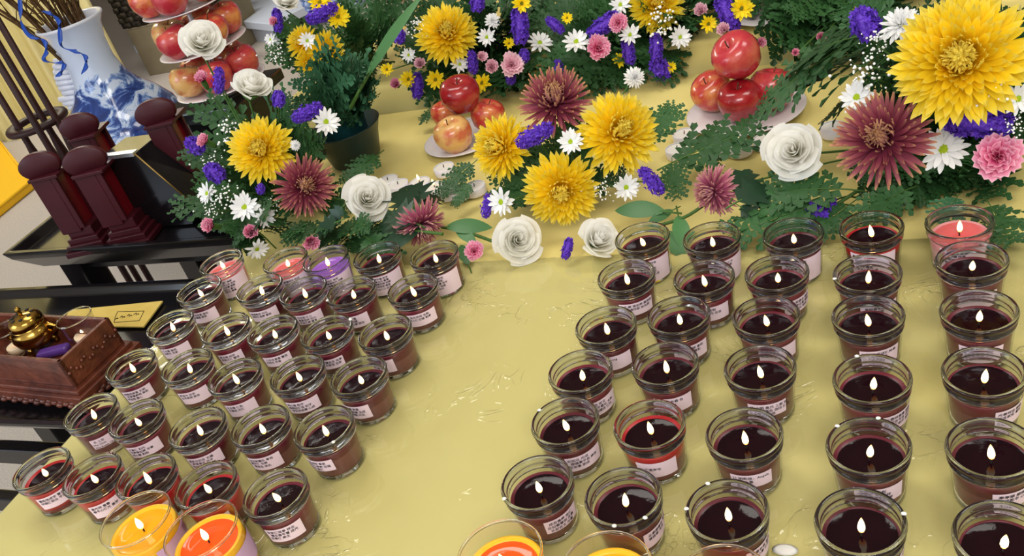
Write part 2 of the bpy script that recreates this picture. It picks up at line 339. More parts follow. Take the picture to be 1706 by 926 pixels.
# vase
def porcelain():
    m = mat('blue_white_porcelain', (0.8, 0.85, 0.95), 0.12, 0.5, coat=0.5); nt = m.node_tree; p = nt.nodes['Principled BSDF']
    tc = nt.nodes.new('ShaderNodeTexCoord'); mp = nt.nodes.new('ShaderNodeMapping'); mp.inputs['Scale'].default_value = (1, 1, 1.6)
    n = nt.nodes.new('ShaderNodeTexNoise'); n.inputs['Scale'].default_value = 11; n.inputs['Detail'].default_value = 8; n.inputs['Roughness'].default_value = 0.65; n.inputs['Distortion'].default_value = 0.8
    sx = nt.nodes.new('ShaderNodeSeparateXYZ'); zr = nt.nodes.new('ShaderNodeMapRange'); zr.inputs[1].default_value = 0.62; zr.inputs[2].default_value = 0.75; zr.inputs[3].default_value = 0.05; zr.inputs[4].default_value = -0.4
    ad = nt.nodes.new('ShaderNodeMath'); ad.operation = 'ADD'
    r = ramp(nt, [(0.0, srgb(205, 218, 240)), (0.47, srgb(205, 218, 240)), (0.52, srgb(120, 152, 208)), (0.57, srgb(38, 70, 145)), (0.72, srgb(18, 40, 100))])
    nt.links.new(tc.outputs['Object'], mp.inputs[0]); nt.links.new(mp.outputs[0], n.inputs['Vector']); nt.links.new(tc.outputs['Object'], sx.inputs[0]); nt.links.new(sx.outputs[2], zr.inputs[0])
    nt.links.new(n.outputs['Fac'], ad.inputs[0]); nt.links.new(zr.outputs[0], ad.inputs[1]); nt.links.new(ad.outputs[0], r.inputs[0]); nt.links.new(r.outputs[0], p.inputs['Base Color']); return m
M_porc = porcelain()
M_porcw = mat('white_porcelain', srgb(225, 228, 240), 0.15, 0.5, coat=0.4)
M_branch = mat('dry_branch', srgb(105, 78, 48), 0.85, 0.2, noise=(60, srgb(70, 48, 28), 0.35, 0.65))
M_ribbon = mat('blue_ribbon', srgb(25, 75, 175), 0.3, 0.5)
VX, VY = -2.74, 2.56
t = thing('floor_vase', 'tall blue and white porcelain vase holding bare branches', 'vase', (VX, VY, FLOOR_Z))
obj('body', MB().lathe([(0, 0), (0.13, 0), (0.14, 0.02), (0.15, 0.08), (0.19, 0.2), (0.225, 0.33), (0.232, 0.40), (0.215, 0.47), (0.17, 0.535), (0.125, 0.58), (0.098, 0.63), (0.085, 0.69), (0.087, 0.76), (0.104, 0.82), (0.121, 0.845)], 48).make('body'), M_porc, t)
obj('lip', MB().lathe([(0.121, 0.845), (0.124, 0.85), (0.121, 0.856), (0.112, 0.852), (0.095, 0.81), (0.079, 0.74), (0.078, 0.65)], 48).make('lip'), M_porcw, t)
hd = MB()
side = -RIGHT; side.z = 0; side.normalize()
for k in range(13):   # ribbed ear handle
    a = k / 12; z = 0.50 + 0.24 * a; r0 = 0.095 + 0.06 * math.sin(math.pi * a) ** 0.7 + (0.03 if a < 0.4 else 0)
    p0 = side * 0.085 + Vector((0, 0, z)); p1 = side * (r0 + 0.012) + Vector((0, 0, z + 0.01)); hd.tube([p0, p1], 0.011, 8)
obj('handle', hd.make('handle'), M_porcw, t)
random.seed(5)
for k in range(34):
    a = random.uniform(0, 6.28); r = 0.06 * random.random() ** 0.5
    b = Vector((VX + 0.8 * r * math.cos(a), VY + r * math.sin(a), FLOOR_Z + 0.62)); out = Vector((math.cos(a), math.sin(a), 0)) * random.uniform(0.05, 0.3) + side * random.uniform(-0.06, 0.3)
    tip = b + out + Vector((0, 0, random.uniform(0.55, 0.85)))
    mid = b.lerp(tip, 0.5) - out * 0.16; pts = catmull([b, mid, tip], 4)
    o = thing('dry_branch', 'bare brown dry branch standing in the porcelain vase', 'branch', b, 'dry branches in the floor vase')
    obj('stem', MB().tube([p - b for p in pts], [0.006 - 0.0045 * i / 8 for i in range(len(pts))], 5).make('stem'), M_branch, o)
    for q in range(4):
        s = pts[3 + q] - b; e = s + Vector((random.uniform(-.1, .1), random.uniform(-.1, .1), random.uniform(.05, .15)))
        obj('twig', MB().tube([s, s.lerp(e, .5) + Vector((0, 0, .01)), e], [0.002, 0.0015, 0.001], 4).make('twig'), M_branch, o)
def ribbon(px, y0, label):
    zd = depth(Vector((VX, VY, 0))) - y0; pts = catmull([CAM + ray(u, v) * zd for u, v in px], 6); mb = MB(); v = []
    for i, p in enumerate(pts):
        wv = (RIGHT * math.cos(i * 0.35) + UP * 0.4 * math.sin(i * 0.35)).normalized() * 0.008; v += [p - wv, p + wv, p + wv + FWD * 0.0008, p - wv + FWD * 0.0008]
    f = []
    for i in range(len(pts) - 1):
        for a in range(4): f.append((4 * i + a, 4 * i + (a + 1) % 4, 4 * i + 4 + (a + 1) % 4, 4 * i + 4 + a))
    tag(obj('ribbon', mesh('ribbon', v, f), M_ribbon), label, 'ribbon')
ribbon([(33, 0), (37, 40), (50, 60), (72, 66), (78, 85), (73, 98), (88, 104), (106, 104), (104, 118), (95, 128)], 0.20, 'longer curling blue ribbon hanging outside the left rim of the vase')
ribbon([(72, 18), (88, 24), (99, 38), (100, 60), (104, 78), (122, 84), (141, 92), (144, 108), (138, 122)], 0.20, 'curling blue ribbon hanging over the front of the vase')

# dark wooden rack with poles
M_rose = mat('dark_rosewood', srgb(50, 20, 18), 0.5, 0.3, noise=(14, srgb(36, 14, 14), 0.35, 0.65))
M_maroon = mat('maroon_lacquer', srgb(66, 16, 25), 0.4, 0.3, noise=(10, srgb(52, 11, 18), 0.3, 0.7))
M_maroonf = mat('red_lacquer_panel', srgb(120, 16, 28), 0.3, 0.4, coat=0.2)
def rack():
    zd = 2.45
    base = CAM + ray(75, 235) * zd
    t = thing('incense_rack', 'dark wooden rack with slender uprights and a round collar, left edge', 'rack', (base.x, base.y, FLOOR_Z)); o0 = t.location
    for (u0, v0, u1, v1, dz) in [(-25, -20, 118, 240, 0.0), (-40, 25, 100, 245, 0.05), (-60, 85, 92, 262, -0.1), (-70, 110, 60, 260, 0.02)]:
        a = CAM + ray(u0, v0) * (zd + dz - 0.12); b = CAM + ray(u1, v1) * (zd + dz)
        top = Vector((b.x, b.y, max(a.z, b.z + 0.45))); bot = Vector((b.x, b.y, FLOOR_Z))
        obj('upright', MB().tube([bot - o0, top.lerp(bot, 0.45) - o0, top.lerp(bot, 0.4) - o0, top.lerp(bot, 0.35) - o0, top - o0], [0.009, 0.009, 0.014, 0.009, 0.008], 8).make('upright'), M_rose, t)
    cpos = CAM + ray(64, 208) * zd
    obj('collar', MB().lathe([(0.056, 0), (0.082, 0), (0.084, 0.008), (0.08, 0.015), (0.056, 0.015), (0.052, 0.008)], 24, True).make('collar'), M_rose, t, T(cpos - o0))
    obj('foot_plate', MB().lathe([(0, 0), (0.16, 0), (0.16, 0.02), (0.1, 0.03), (0, 0.03)], 24).make('foot_plate'), M_rose, t)
rack()
# ------------------------------------------------------------------ lacquer stands on the left
def lacquer_stand(name, label, x0, x1, y0, y1, top, rim, rails, flare=0.025, thick=0.03):
    t = thing(name, label, 'stand', ((x0 + x1) / 2, (y0 + y1) / 2, FLOOR_Z)); a, b, h = (x1 - x0) / 2, (y1 - y0) / 2, top - FLOOR_Z
    v = []; lev = [(0, -thick), (flare, 0.0), (flare + 0.008, rim), (flare - 0.006, rim), (flare - 0.018, 0.0)]
    for e, z in lev:
        for sx, sy in ((-1, -1), (1, -1), (1, 1), (-1, 1)): v.append((sx * (a - 0.03 + e), sy * (b - 0.03 + e), h + z))
    f = [(3, 2, 1, 0)] + [(4 * k + i, 4 * k + (i + 1) % 4, 4 * k + 4 + (i + 1) % 4, 4 * k + 4 + i) for k in range(4) for i in range(4)] + [(16, 17, 18, 19)]
    obj('tray_top', mesh('tray_top', v, f, None, False), M_wood_dark, t, bevel=0.003)
    for sx in (-1, 1):
        for sy in (-1, 1):
            cx, cy = sx * (a - 0.09), sy * (b - 0.07)
            obj('leg', MB().box(cx - 0.03, cx + 0.03, cy - 0.03, cy + 0.03, 0, h - thick).make('leg', False), M_wood_dark, t, bevel=0.004)
    for sy in (-1, 1):
        obj('apron', MB().box(-a + 0.09, a - 0.09, sy * (b - 0.07) - 0.012, sy * (b - 0.07) + 0.012, h - thick - 0.03, h - thick).make('apron', False), M_wood_dark, t, bevel=0.003)
        for z in rails: obj('stretcher', MB().box(-a + 0.05, a - 0.05, sy * (b - 0.07) - 0.014, sy * (b - 0.07) + 0.014, z - FLOOR_Z - 0.02, z - FLOOR_Z + 0.02).make('stretcher', False), M_wood_dark, t, bevel=0.004)
    return t
ZA, ZB = -0.06, -0.13
lacquer_stand('tablet_stand', 'black lacquer tray stand carrying the maroon memorial tablets', -1.80, -1.16, 1.215, 1.66, ZA, 0.02, [-0.55], 0.035, 0.045)
lacquer_stand('offering_stand', 'black lacquer bench with rails under the carved incense box', -1.98, -1.17, 0.775, 1.185, ZB, 0.012, [-0.27, -0.42])

def px_of(p): d = Vector(p) - CAM; z = d.dot(FWD); return CX + FPX * d.dot(RIGHT) / z, CY - FPX * d.dot(UP) / z
def height_to(P, v):
    lo, hi = P.z, P.z + 0.6
    for _ in range(40):
        m_ = (lo + hi) / 2
        if px_of((P.x, P.y, m_))[1] > v: lo = m_
        else: hi = m_
    return lo
def tablet(u, v, ub, vb, sc, label):
    P = at_z(ub, vb, ZA + 0.002); h = height_to(P, v) - P.z
    t = thing('memorial_tablet', label, 'tablet', P, 'maroon memorial tablets', math.radians(14))
    for k in range(4):
        e = (0.052 - 0.009 * k) * sc; z = 0.011 * k
        obj('base_step', MB().box(-0.042 * sc + 0.004 * k, e + 0.004, -e, e, z, z + 0.011 if k < 3 else z + 0.02).make('base_step', False), M_maroon, t, bevel=0.0012)
    obj('post', MB().box(-0.038 * sc, 0.008 * sc, -0.030 * sc, 0.030 * sc, 0.045, h - 0.022).make('post', False), M_maroon, t, bevel=0.002)
    obj('face_panel', MB().box(0.008 * sc, 0.0105 * sc, -0.022 * sc, 0.022 * sc, 0.053, h - 0.03).make('face_panel', False), M_maroonf, t)
    for s in (-1, 1): obj('side_rail', MB().box(0.008 * sc, 0.02 * sc, s * 0.0265 * sc - 0.0035, s * 0.0265 * sc + 0.0035, 0.053, h - 0.024).make('side_rail', False), M_maroon, t, bevel=0.001)
    obj('ledge', MB().box(-0.038 * sc, 0.03 * sc, -0.036 * sc, 0.036 * sc, h - 0.024, h - 0.017).make('ledge', False), M_maroon, t, bevel=0.001)
    obj('cap', MB().lathe([(0, -0.007), (0.040 * sc, -0.007), (0.043 * sc, -0.005), (0.043 * sc, 0.005), (0.040 * sc, 0.007), (0, 0.007)], 36).make('cap'), M_maroon, t, T((-0.006, -0.016, h + 0.002)) @ R(12, 'Z') @ S(1, 1, 0.66) @ R(90, 'X'))
tablet(80, 270, 160, 404, 1.0, 'maroon memorial tablet nearest the left end of the black tray')
tablet(147, 262, 228, 392, 1.04, 'maroon memorial tablet with bright red face, beside the black slant box')
tablet(138, 205, 222, 345, 0.98, 'maroon memorial tablet standing behind the front pair before the vase')
tablet(282, 182, 350, 338, 0.98, 'maroon memorial tablet farthest right, beside the leftmost flowers')
def slant_box():
    y0 = at_z(322, 374, ZA + 0.003).y
    q = [at_y(u, v, y0) for u, v in [(322, 374), (322, 340), (224, 256), (166, 267)]]
    z0 = ZA + 0.003; pts = [(q[3].x, z0), (q[0].x, z0), (q[1].x, q[1].z), (q[2].x, q[2].z), (q[3].x, q[2].z)]
    O = Vector((q[3].x, y0, z0)); t = thing('slant_box', 'black lacquer box with a slanted side on the tablet tray', 'box', O)
    n = len(pts); v = [(x - O.x, 0, z - z0) for x, z in pts] + [(x - O.x, 0.09, z - z0) for x, z in pts]
    obj('body', mesh('body', v, [tuple(range(n)), tuple(reversed(range(n, 2 * n)))] + [(i, n + i, n + (i + 1) % n, (i + 1) % n) for i in range(n)], None, False), M_wood_dark, t, bevel=0.002)
    a, b = Vector((q[3].x - O.x, 0, q[2].z - z0)), Vector((q[2].x - O.x, 0, q[2].z - z0))
    obj('top_edge', MB().box(a.x, b.x, -0.004, 0.012, a.z - 0.004, a.z + 0.004).make('top_edge', False), mat('silver_edge', (0.55, 0.57, 0.62), 0.25, metal=0.8), t)
    e0, e1 = Vector((q[1].x - O.x, 0, q[1].z - z0)), b
    obj('edge_strip', MB().tube([e0, e1], 0.0016, 6).make('edge_strip'), mat('brass_edge', srgb(150, 120, 60), 0.35, metal=0.7), t)
slant_box()

# paper folder and carved incense box on the offering stand
M_paper = mat('yellow_paper', srgb(225, 198, 110), 0.7, 0.2, noise=(20, srgb(212, 182, 92), 0.3, 0.7))
M_ink = mat('black_ink', (0.02, 0.018, 0.02), 0.8, 0.1)
M_carved = mat('carved_redwood', srgb(112, 56, 38), 0.4, 0.4, coat=0.3, noise=(24, srgb(72, 30, 22), 0.35, 0.65), bump=(90, 0.5, 0.004))
zt = ZB + 0.004
c4 = [at_z(u, v, zt) for u, v in [(95, 545), (240, 546), (272, 503), (120, 518)]]
O = c4[0]
t = thing('paper_folder', 'yellow paper folder with a printed stamp lying in the black tray', 'paper', O)
v = [p - O for p in c4] + [p - O + Vector((0, 0, 0.003)) for p in c4]
obj('cover', mesh('cover', v, [(3, 2, 1, 0), (4, 5, 6, 7)] + [(i, (i + 1) % 4, 4 + (i + 1) % 4, 4 + i) for i in range(4)], None, False), M_paper, t)
st = MB(); s4 = [at_z(u, v2, zt + 0.0034) - O for u, v2 in [(192, 528), (196, 519), (240, 518), (232, 534), (190, 537)]]
for i in range(5): st.tube([s4[i], s4[(i + 1) % 5]], 0.0006, 4)
for i in range(7):
    p = s4[0].lerp(s4[2], 0.10 + 0.12 * i) + Vector((0, -0.010 + 0.004 * (i % 2), 0)); st.tube([p, p + Vector((0.003, 0.006, 0))], 0.0006, 4); st.tube([p + Vector((0, 0.004, 0)), p + Vector((0.006, 0.003, 0))], 0.0006, 4)
obj('printed_stamp', st.make('printed_stamp'), M_ink, t)

ztop = ZB + 0.105
b1, b2 = at_z(98, 603, ztop), at_z(181, 528, ztop); d = (b2 - b1); d.z = 0; L = d.length; d.normalize(); phi = math.atan2(d.y, d.x) - math.pi / 2
W = 0.34
t = thing('incense_box', 'carved reddish brown wooden incense box holding a brass censer', 'box', (b1.x, b1.y, ZB + 0.002), None, phi)
hb = ztop - ZB - 0.002
wall = lambda nm, x0, x1, y0, y1, z0, z1: obj(nm, MB().box(x0, x1, y0, y1, z0, z1).make(nm, False), M_carved, t, bevel=0.0015)
wall('side_wall', -0.008, 0, 0, L, 0.045, hb); wall('side_wall', -W, -W + 0.008, 0, L, 0.045, hb)
wall('side_wall', -W, 0, 0, 0.008, 0.045, hb); wall('side_wall', -W, 0, L - 0.008, L, 0.045, hb)
wall('bottom_board', -W, 0, 0, L, 0.043, 0.05); wall('moulding', -W - 0.008, 0.008, -0.008, L + 0.008, 0.036, 0.044); wall('moulding', -W - 0.016, 0.016, -0.016, L + 0.016, 0.024, 0.036)
for (sx, sy) in ((0, 0), (0, 1), (1, 0), (1, 1)):
    x = 0.008 if sx == 0 else -W - 0.008; y = -0.008 if sy == 0 else L + 0.008
    wall('foot', x - 0.018, x + 0.006, y - 0.006 if sy == 0 else y - 0.018, y + 0.018 if sy == 0 else y + 0.006, 0, 0.025)
cv = MB()
for k in range(16):   # carved scrolls along the side and front aprons
    a = k / 16; cv.ball((0.011, L * (a + 0.03), 0.017 + 0.005 * math.sin(k * 2.1)), 0.007, 6, 4, (1, 1.3, 0.8))
    cv.ball((0.0015, L * (a + 0.03), 0.075 + 0.006 * math.sin(k * 1.7)), 0.0035, 6, 4)
for k in range(34): cv.ball((-W * (k + 0.5) / 34, -0.011, 0.017 + 0.005 * math.sin(k * 2.1)), 0.007, 6, 4, (1.3, 1, 0.8))
obj('carved_scrolls', cv.make('carved_scrolls'), M_carved, t, kind='stuff')
zin = ZB + 0.0525
def inbox(u, v, z=zin): return at_z(u, v, z)
M_brass = mat('polished_brass', srgb(190, 150, 70), 0.18, metal=1.0, noise=(40, srgb(110, 80, 35), 0.45, 0.7))
P = inbox(72, 578)
t = thing('brass_censer', 'round brass incense censer with pierced lid in the wooden box', 'censer', P)
obj('bowl', MB().lathe([(0, 0.012), (0.024, 0.012), (0.034, 0.022), (0.038, 0.034), (0.034, 0.046), (0.030, 0.05), (0.031, 0.053), (0.028, 0.053), (0, 0.03)], 32).make('bowl'), M_brass, t)
obj('lid', MB().lathe([(0.030, 0.054), (0.031, 0.058), (0.029, 0.066), (0.024, 0.072), (0, 0.076)], 32).make('lid'), M_brass, t)
obj('lid_finial', MB().lathe([(0, 0.076), (0.004, 0.077), (0.003, 0.081), (0.006, 0.086), (0.003, 0.091), (0, 0.092)], 14).make('lid_finial'), M_brass, t)
M_black = mat('pierced_black', (0.01, 0.008, 0.005), 0.8)
for k in range(7):
    a = k * 6.283 / 7; obj('lid_hole', MB().ball((0.018 * math.cos(a), 0.018 * math.sin(a), 0.0735), 0.0042, 8, 5, (1, 1, 0.35)).make('lid_hole'), M_black, t)
for k in range(3):
    a = k * 6.283 / 3 + 0.6; obj('foot', MB().tube([(0.022 * math.cos(a), 0.022 * math.sin(a), 0.018), (0.029 * math.cos(a), 0.029 * math.sin(a), 0.008), (0.027 * math.cos(a), 0.027 * math.sin(a), 0)], [0.006, 0.004, 0.004], 8).make('foot'), M_brass, t)
for s in (-1, 1):
    q = RIGHT * s; q.z = 0; q.normalize(); obj('handle', MB().tube(catmull([q * 0.034 + Vector((0, 0, 0.026)), q * 0.048 + Vector((0, 0, 0.036)), q * 0.034 + Vector((0, 0, 0.046))], 4), 0.004, 8).make('handle'), M_brass, t)
M_thin = thin_glass('thin_clear_glass')
M_flame = bpy.data.materials.new('flame'); M_flame.use_nodes = True
nt = M_flame.node_tree; nt.nodes.clear(); oo = nt.nodes.new('ShaderNodeOutputMaterial'); em = nt.nodes.new('ShaderNodeEmission'); at_ = nt.nodes.new('ShaderNodeAttribute'); at_.attribute_name = 't'
rr = ramp(nt, [(0.0, (0.7, 0.16, 0.02)), (0.2, (1.0, 0.45, 0.10)), (0.45, (1.0, 0.90, 0.62)), (0.8, (1.0, 0.80, 0.42)), (1.0, (1.0, 0.55, 0.15))]); nt.links.new(at_.outputs['Fac'], rr.inputs[0]); nt.links.new(rr.outputs[0], em.inputs[0]); em.inputs[1].default_value = 2.6; nt.links.new(em.outputs[0], oo.inputs[0])
FLAME = MB().lathe([(0.0005, 0), (0.0022, 0.0018), (0.0031, 0.0045), (0.0030, 0.0078), (0.0023, 0.0112), (0.0012, 0.0145), (0.0001, 0.017)], 12).make('flame')
M_wick = mat('burnt_wick', (0.015, 0.012, 0.01), 0.9)
WICK = MB().tube([(0, 0, -0.001), (0.0003, 0, 0.003), (0.0009, 0.0002, 0.006)], [0.0009, 0.0009, 0.0007], 6).make('wick')
M_twax = mat('white_wax', srgb(238, 232, 226), 0.35, 0.4, sss=0.2)
M_alu = mat('aluminium_cup', (0.75, 0.75, 0.78), 0.35, metal=0.6)
M_amberw = mat('glow_tinted_wax', srgb(255, 225, 190), 0.4, 0.4, sss=0.2)  # warm glow of the lit wax put into its base colour, no emission
CUP = MB().lathe([(0, 0.001), (0.021, 0.001), (0.025, 0.006), (0.029, 0.03), (0.031, 0.052), (0.0315, 0.053)], 32).make('cup')
CUPR = MB().lathe([(0.0305, 0.0525), (0.0322, 0.0525), (0.0322, 0.0545), (0.0305, 0.0545)], 32, True).make('cup_rim')
M_rim = glass('clear_rim_glass')
def teacup(P, label):
    t = thing('tea_light_glass', label, 'candle holder', P, 'glass tea light cups in the incense box'); obj('cup', CUP, M_thin, t); obj('cup_rim', CUPR, M_rim, t)
    t2 = thing('tea_light', label.replace('glass cup', 'lit tea light inside the glass cup'), 'candle', P + Vector((0, 0, 0.0045)), 'tea lights in the glass cups')
    obj('wax', MB().lathe([(0, 0), (0.019, 0), (0.0195, 0.012), (0.018, 0.0125), (0, 0.012)], 24).make('wax'), M_amberw, t2); obj('wick', WICK, M_wick, t2, T((0, 0, 0.012))); obj('flame', FLAME, M_flame, t2, T((0, 0, 0.014)) @ S(1.5, 1.5, 0.6))
teacup(inbox(148, 567), 'glass cup right of the brass censer'); teacup(inbox(36, 585), 'glass cup left of the brass censer')
P = inbox(93, 590)
tag(obj('purple_packet', MB().box(-0.03, 0.03, -0.011, 0.011, 0, 0.014).make('purple_packet', False), mat('purple_wrap', srgb(85, 50, 130), 0.4), None, T(P) @ Matrix.Rotation(0.35, 4, 'Z'), bevel=0.005), 'small purple packet lying before the brass censer', 'packet')
P = inbox(25, 596); sp = [(0.003 + 0.0022 * a) for a in [i * 0.35 for i in range(46)]]
tag(obj('incense_coil', MB().tube([(r * math.cos(i * .35) * 0.62, r * math.sin(i * .35) * 0.62, 0.003) for i, r in enumerate(sp)], 0.0017, 5).make('incense_coil'), mat('incense', srgb(150, 110, 75), 0.9), None, T(P)), 'tan spiral incense coil lying left of the purple packet', 'incense')
# ------------------------------------------------------------------ jar candles
M_jar = thin_glass('jar_glass', (0.95, 0.96, 0.95), 0.6, 3.0)
M_tall = thin_glass('tumbler_glass', (0.97, 0.97, 0.95), 0.55, 3.0)
def wr(z): return 0.0296 + (0.0333 - 0.0296) * (z - 0.004) / 0.04
JAR = MB().lathe([(0, 0.0006), (0.0275, 0.0006), (0.0293, 0.002), (wr(0.006), 0.006), (wr(0.02), 0.02), (wr(0.035), 0.035), (wr(0.0436), 0.0436)], 40).make('glass_wall')
RIM = MB().lathe([(0.0311, 0.0440), (0.0334, 0.0436), (0.0346, 0.0448), (0.0350, 0.0470), (0.0345, 0.0494), (0.0340, 0.0508), (0.0350, 0.0524), (0.0360, 0.0544), (0.0361, 0.0564), (0.0353, 0.0580), (0.0336, 0.0582), (0.0322, 0.0572), (0.0315, 0.0548), (0.0311, 0.0510)], 44, True).make('glass_rim')
M_jrim = glass('jar_rim_glass', (0.86, 0.875, 0.89))
BASE = MB().lathe([(0, 0.0008), (0.0282, 0.0008), (0.0290, 0.0018), (0.0289, 0.0042), (0.0278, 0.0052), (0, 0.0050)], 36).make('glass_base')
WL = 0.0395
def wax_lo(h): return MB().lathe([(0, 0.006), (wr(0.006) - 0.0022, 0.006), (wr(0.008) - 0.0018, 0.0075), (wr(h) - 0.0018, h)], 36).make('lower_wax')
def wax_up(h): return MB().lathe([(wr(h) - 0.0018, h), (wr(0.03) - 0.0018, max(0.03, h + 0.001)), (wr(WL) - 0.0018, WL - 0.0004), (wr(WL) - 0.0024, WL), (0.0298, WL - 0.0004), (0.0284, WL - 0.0016), (0.02, WL - 0.002)], 40).make('upper_wax')
LO = {h: wax_lo(h) for h in (0.012, 0.02, 0.026, 0.03)}; UPW = {h: wax_up(h) for h in LO}
POOL = MB().lathe([(0, 0), (0.015, 0), (0.0288, 0.0), (0.0294, 0.0003)], 36).make('liquid_wax')
M_lo = mat('dusty_maroon_wax', srgb(124, 70, 70), 0.45, 0.4, noise=(60, srgb(110, 60, 62), 0.3, 0.7), sss=0.15, rand=0.12)
M_up = mat('crimson_wax', srgb(100, 25, 41), 0.35, 0.4, sss=0.2, rand=0.3)
M_up2 = mat('bright_crimson_wax', srgb(175, 26, 34), 0.35, 0.4, sss=0.2)
M_pool = mat('dark_liquid_wax', (0.010, 0.0015, 0.004), 0.04, 0.2, bump=(110, 0.10, 0.002))
M_pk, M_pkp = mat('pink_wax', srgb(232, 150, 152), 0.4, 0.4, sss=0.2), mat('coral_liquid_wax', srgb(222, 100, 100), 0.08, 0.5)
M_pkl = mat('pale_pink_wax', srgb(238, 178, 182), 0.45, 0.4, sss=0.2)
M_pu, M_pup, M_pul = mat('purple_wax', srgb(165, 110, 205), 0.4, 0.4, sss=0.2), mat('violet_liquid_wax', srgb(150, 88, 190), 0.08, 0.5), mat('lilac_wax', srgb(180, 145, 210), 0.45, 0.4, sss=0.2)
M_label = mat('label_paper', srgb(246, 222, 236), 0.7, 0.2)
LABELS = {}
def label_mesh(z0, z1, arc):
    k = (z0, z1, arc)
    if k not in LABELS:
        n = 12; v = []
        for z in (z0, z1):
            for i in range(n + 1):
                a = math.radians(-arc / 2 + arc * i / n); r = wr(z) + 0.0004; v.append((r * math.cos(a), r * math.sin(a), z))
        LABELS[k] = mesh('paper_label', v, [(i, i + 1, n + 2 + i, n + 1 + i) for i in range(n)])
    return LABELS[k]
def lettering(lines, z1, arc, size):
    cu = bpy.data.curves.new('lettering', 'FONT'); cu.body = '\n'.join(lines); cu.size = size; cu.resolution_u = 1; cu.offset = 0.00007; cu.space_line = 1.15
    o = bpy.data.objects.new('lettering', cu); me = bpy.data.meshes.new_from_object(o); bpy.data.objects.remove(o); bpy.data.curves.remove(cu)
    r0 = wr(z1); half = math.radians(arc / 2)
    for vv in me.vertices:
        x, y = vv.co.x, vv.co.y; z = z1 - size * 1.15 + y; a = -half * 0.9 + x / r0; r = wr(z) + 0.0006; vv.co = (r * math.cos(a), r * math.sin(a), z)
    me.materials.clear(); return me
HAN = '家安康福寿吉祥如意平学业成事顺健合长春明光和信德文心善慧'
rl = random.Random(4)
def han(n): return ''.join(rl.choice(HAN) for _ in range(n))
TXT = {'G5c': ['21 明和信，Angela', '    善 心意'], 'G4b': ['12 文和 长春 合', '         David'], 'G4c': ['12 小明 高氏 上家 如', '陈春 王福吉 信田 陈平', '          张以成'], 'G3d': ['23 和金武成陈林寿', '       合小林家'], 'G5b': ['', '31 潘清海平'], 'G3a': ['Fook Chong', 'family'], 'E1': ['  永 上吉', 'Mei Chen', 'Wai Kwan Chan'], 'G2a': ['小陈康 清安康 黄明家', '合安 清作家 林合康']}
def candle(x, y, kind, label, off, big, lo_h, pool, tilt, key, group):
    t = thing('jar_candle', label, 'candle', (x, y, 0), group, 0)
    az = math.atan2(-y, -x) + math.radians(off)
    up, lo, pl = {'red': (M_up, M_lo, M_pool), 'bright': (M_up2, M_up, M_pool), 'pink': (M_pk, M_pkl, M_pkp), 'purple': (M_pu, M_pul, M_pup)}[kind]
    obj('glass_wall', JAR, M_jar, t); obj('glass_rim', RIM, M_jrim, t); obj('glass_base', BASE, M_rim, t)
    def wobj(nm, me, m):
        o = obj(nm, me, None, t)
        if not me.materials: me.materials.append(m)
        o.material_slots[0].link = 'OBJECT'; o.material_slots[0].material = m; return o
    wobj('lower_wax', LO[lo_h], lo); wobj('upper_wax', UPW[lo_h], up)
    p = wobj('liquid_wax', POOL, pl); p.matrix_local = T((0.0008 * math.cos(pool * 9), 0.0008 * math.sin(pool * 9), WL - 0.0012)) @ S(0.9 + 0.07 * pool, 0.9 + 0.07 * pool, 1)
    obj('wick', WICK, M_wick, t, T((0, 0, WL - 0.001)) @ R(pool * 360, 'Z'))
    obj('flame', FLAME, M_flame, t, T((0.0004, 0, WL + 0.0035)) @ R(tilt[0], 'X') @ R(tilt[1], 'Y') @ S(1, 1, 0.8 + 0.3 * pool))
    z0, z1, arc = (0.005, 0.040, 94) if big else {0.012: (0.0170, 0.0365, 78), 0.02: (0.0175, 0.0340, 62), 0.026: (0.0145, 0.0355, 74), 0.03: (0.0185, 0.0360, 70)}[lo_h]
    lb = obj('paper_label', label_mesh(z0, z1, arc), M_label, t, Matrix.Rotation(az, 4, 'Z'))
    size = 0.0043 if not big else 0.0040
    lines = TXT.get(key) or [('  ' if rl.random() < .4 else '') + han(rl.randint(3, 5)) + ' ' + han(2) for _ in range(5 if big else rl.choice((2, 2, 3)))]
    me = lettering(lines, z1 - 0.001, arc, size); me.materials.append(M_ink); obj('lettering', me, None, lb)
    if key in WAXBITS:
        for q in range(rl.randint(1, 2)):
            a = rl.uniform(0, 6.28); obj('wax_bit', MB().ball((0.0347 * math.cos(a), 0.0347 * math.sin(a), 0.0578), 0.0021, 7, 5, (1.2, 1.0, 0.6)).make('wax_bit'), M_twax, t)
    return t
WAXBITS = ('G6c', 'G6d', 'G6b', 'G5d', 'G4d', 'G2d', 'G6a', 'E5', 'B4', 'C4', 'G5a')
